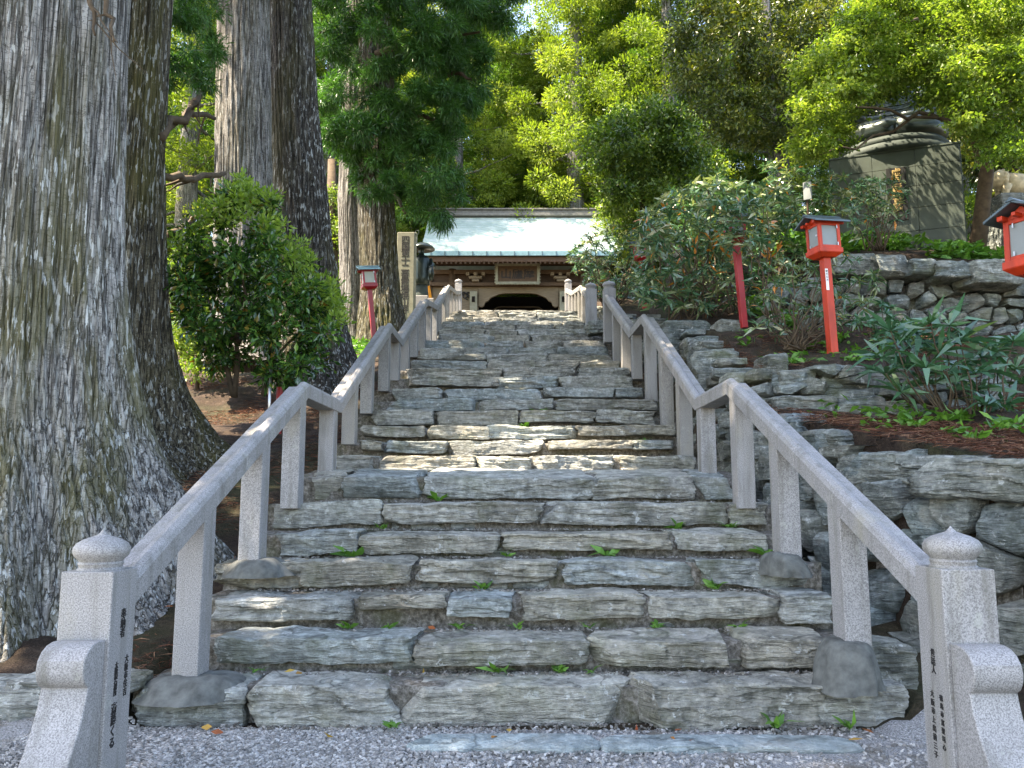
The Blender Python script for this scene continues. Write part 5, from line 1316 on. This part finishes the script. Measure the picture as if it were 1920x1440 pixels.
    for k in range(7): 
        for xx in (sx0-.01, sx1+.01): fr.lathe((xx, yf-.5, sz0+(sz1-sz0)*(k+.3)/7), [(0, 0), (.04, .02), (.04, .06), (0, .1)], 8)
    fr.build('frame', M['pillar'], s_, False, .01, 1)
    flat_text('山廬摩', .50, ((sx0+sx1)/2, yf-.495, (sz0+sz1)/2-.18), (R(90), 0, R(0)), M['ink'], s_, depth=.006, sx=1.05)
    # round carved boss on the left wall panel
    m = MB(); bxc, bzc = at(873, 555, yf)[0], at(873, 555, yf)[2]
    for (dx, dz, rr__) in ((0, 0, .12), (.13, .08, .09), (-.08, .1, .08), (.08, -.1, .07)):
        m.tube([(bxc+dx+rr__*math.cos(a), yf-.02, bzc+dz+rr__*math.sin(a)) for a in np.linspace(0, 5, 9)], .03, 5)
    m.build('crest', M['ink'], t_)
gate()

# ---------------------------------------------------------------- statue on its pedestal
def big_statue():
    Y = 13.6
    pl = at(1590, 290, Y+.35); pr_ = at(1815, 268, Y-.35)
    c = Vector(((pl[0]+pr_[0])/2+.08, Y, 0)); w = 2.1; rz = R(-21); ztop = (pl[2]+pr_[2])/2; zb = 5.2
    t_ = thing('stone_pedestal', 'block pedestal of dark green stone panels with a black gilt-lettered plaque', 'pedestal', (c.x, c.y+.8, zb), rz=rz)
    def loc(x, y, z):       # local to world
        return (c.x+x*math.cos(rz)-(y+.8)*math.sin(rz)*1, c.y+.8+x*math.sin(rz)+(y)*math.cos(rz), z)
    cols = [-w/2, -.36, .34, w/2]; zs = [zb-.3, zb+.55, zb+1.0, ztop-.72, ztop-.34, ztop]
    zs = [zb-.3, ztop-1.5, ztop-1.08, ztop-.68, ztop-.32, ztop]
    m = MB(); m.box((0, 0, (zb-.3+ztop-.01)/2-zb), (w-.02, 1.38, ztop-.01-zb+.3), t=.5)
    o = m.build('core', M['dark']); o.parent = t_
    m = MB()
    for i in range(3):
        for j in range(5):
            a, b_ = cols[i]+.003, cols[i+1]-.003; d, e = zs[j]+.003, zs[j+1]-.003
            m.box(((a+b_)/2, -.70, (d+e)/2-zb), (b_-a, .04, e-d))
    for j in range(5):
        d, e = zs[j]+.004, zs[j+1]-.004
        for sx_ in (-1, 1): m.box((sx_*(w/2), 0, (d+e)/2-zb), (.04, 1.36, e-d))
    m.box((0, 0, ztop-zb+.015), (w+.05, 1.46, .03))
    o = m.build('facing', M['pedestal'], None, False, .003, 1); o.parent = t_
    m = MB(); m.box((.02, -.735, ztop-.80-zb), (.32, .03, .98)); pq = m.build('plaque', M['plaque'], None, False, .004, 1); pq.parent = t_
    o = flat_text(vert('虚空蔵菩薩'), .165, (.02, -.753, ztop-.46-zb), (R(90), 0, 0), M['gold'], None, line=.98, depth=.003); o.parent = pq
    # the seated bronze figure
    s = thing('bronze_statue', 'seated green bronze deity on a lotus seat above the plaque pedestal, half veiled by maple', 'statue', (c.x+.02, c.y+.72, ztop+.03), rz=rz)
    b = MB(); b.lathe((0, 0, 0), [(0, 0), (.98, 0), (1.0, .06), (.96, .14), (.88, .2), (.7, .24), (0, .25)], 40, sy=.78)
    b.lathe((0, 0, 0), [(.0, .12), (.9, .12), (.97, .2), (.9, .28), (.7, .34), (0, .36)], 40, sy=.78)
    o = b.build('lotus_seat', M['bronze2'], None, True); o.parent = s
    b = MB()    # crossed legs: thighs and shins as swept folds
    ring = [(.70*math.cos(a), -.02+.46*math.sin(a), .46+.02*math.cos(2*a)) for a in np.linspace(-math.pi*.5, math.pi*1.5, 25)]
    b.tube(ring, [.235+.03*abs(math.cos(a)) for a in np.linspace(-math.pi*.5, math.pi*1.5, 25)], 20)
    b.tube([(-.5, -.46, .46), (-.1, -.60, .50), (.3, -.56, .47)], [.16, .14, .08], 14)
    b.lathe((0, .05, 0), [(.60, .3), (.66, .52), (.66, .66), (.58, .80), (.50, 1.0), (.50, 1.2), (.50, 1.34), (.4, 1.46), (.2, 1.52), (.13, 1.56), (.13, 1.62), (.2, 1.70), (.235, 1.82), (.23, 1.95), (.17, 2.08), (.05, 2.14), (0, 2.14)], 36, sy=.66)
    for sx_ in (-1, 1):
        b.tube([(sx_*.46, .05, 1.33), (sx_*.62, .0, 1.1), (sx_*.64, -.08, .88), (sx_*.42, -.32, .74), (sx_*.14, -.45, .72)], [.15, .16, .15, .11, .06], 16)
        b.tube([(sx_*.6, .02, .95), (sx_*.74, -.02, .66), (sx_*.72, -.1, .50)], [.16, .2, .12], 14, sq=.5)
    for q in range(5):      # folds of the robe across the chest and lap
        b.tube([(-.48, -.08-.03*q, 1.25-.13*q), (-.2, -.34-.03*q, .98-.1*q), (.2, -.34-.03*q, .98-.1*q), (.5, -.08-.03*q, 1.2-.12*q)], [.012, .016, .016, .012], 8)
    b.tube([(0, -.16, 1.86), (0, -.20, 1.80), (0, -.17, 1.77)], [.02, .035, .02], 8)
    for sx_ in (-1, 1): b.lathe((sx_*.08, -.145, 1.85), [(0, -.015), (.03, 0), (0, .015)], 8); b.tube([(sx_*.235, .04, 1.92), (sx_*.25, .03, 1.82), (sx_*.23, .03, 1.68)], [.02, .035, .02], 8)
    b.tube([(-.05, -.15, 1.725), (0, -.17, 1.72), (.05, -.15, 1.725)], .014, 6)
    o = b.build('body', M['bronze'], None, True); o.parent = s
    b = MB(); b.lathe((0, .03, 0), [(.235, 2.0), (.25, 2.04), (.24, 2.12), (.18, 2.2), (.12, 2.3), (.1, 2.4), (0, 2.45)], 24)
    for k in range(7): a = math.pi*(1+k/6); b.lathe((.22*math.cos(a), .03+.2*math.sin(a), 2.03), [(0, 0), (.05, .04), (.04, .14), (0, .26)], 8)
    o = b.build('crown', M['bronze2'], None, True); o.parent = s
big_statue()

# white sign behind the lantern
p = at(1514, 358, 12.6)
m = MB(); m.box((p[0], p[1], p[2]), (.13, .03, .30), rz=R(-35)); 
_p = MB(); _p.tube([(p[0], p[1]+.03, p[2]-1.3), (p[0], p[1]+.03, p[2]-.05)], .018, 8)
sgn = tag(m.build('notice_sign', M['pane'], None, False, .004, 1), 'small white notice sign among leaves above the middle lantern', 'sign')
_p.build('post', M['wood'], sgn)
# tan guardian lion beyond the near lantern
def lion():
    x, y, z = at(1898, 372, 13.2)
    t_ = thing('guardian_lion', 'tan stone guardian lion above the near lantern at the right edge', 'statue', (x, y, z-.9))
    m = MB(); m.box((x+.1, y, z-.55), (.95, .6, 1.1)); m.build('plinth', M['wall'], t_, False, .03, 2)
    b = MB()
    b.tube([(x+.42, y+.05, z+.22), (x+.15, y, z+.24), (x-.12, y, z+.28)], [.15, .19, .17], 14)
    b.tube([(x-.10, y, z+.28), (x-.24, y-.02, z+.34), (x-.36, y-.03, z+.30)], [.16, .16, .09], 12)
    for (dx, dy) in ((-.14, -.12), (-.12, .12), (.38, -.12), (.38, .14)): b.tube([(x+dx, y+dy, z+.2), (x+dx-.03, y+dy, z+.1), (x+dx-.06, y+dy-.02, z+.02)], [.08, .06, .055], 10)
    for k in range(16):
        a = k*.39; b.lathe((x-.17+.02*math.cos(a*3), y+.15*math.cos(a), z+.32+.15*math.sin(a)), [(0, -.05), (.05, -.02), (.05, .02), (0, .05)], 8)
    for k in range(5): b.lathe((x+.5+.03*k, y, z+.28+.05*k), [(0, -.05), (.07, 0), (0, .06)], 8)
    b.build('body', M['tan'], t_, True)
lion()

# ---------------------------------------------------------------- look-alikes are told apart by their place
ORD = ['leftmost', 'second', 'third', 'fourth', 'fifth', 'sixth', 'seventh', 'eighth', 'ninth', 'tenth', 'eleventh', 'twelfth', 'thirteenth', 'fourteenth', 'fifteenth', 'sixteenth', 'seventeenth', 'eighteenth', 'nineteenth', 'twentieth']
same = {}
for o in scene.objects:
    if o.parent is None and o.get('label'): same.setdefault(o['label'], []).append(o)
for lab, os_ in same.items():
    if len(os_) < 2 or len(os_) > 20: continue
    os_.sort(key=lambda o: o.location.x/max(1, o.location.y))
    for k, o in enumerate(os_):
        o['label'] = lab+', '+(ORD[k] if k == 0 else ORD[k]+' from left')
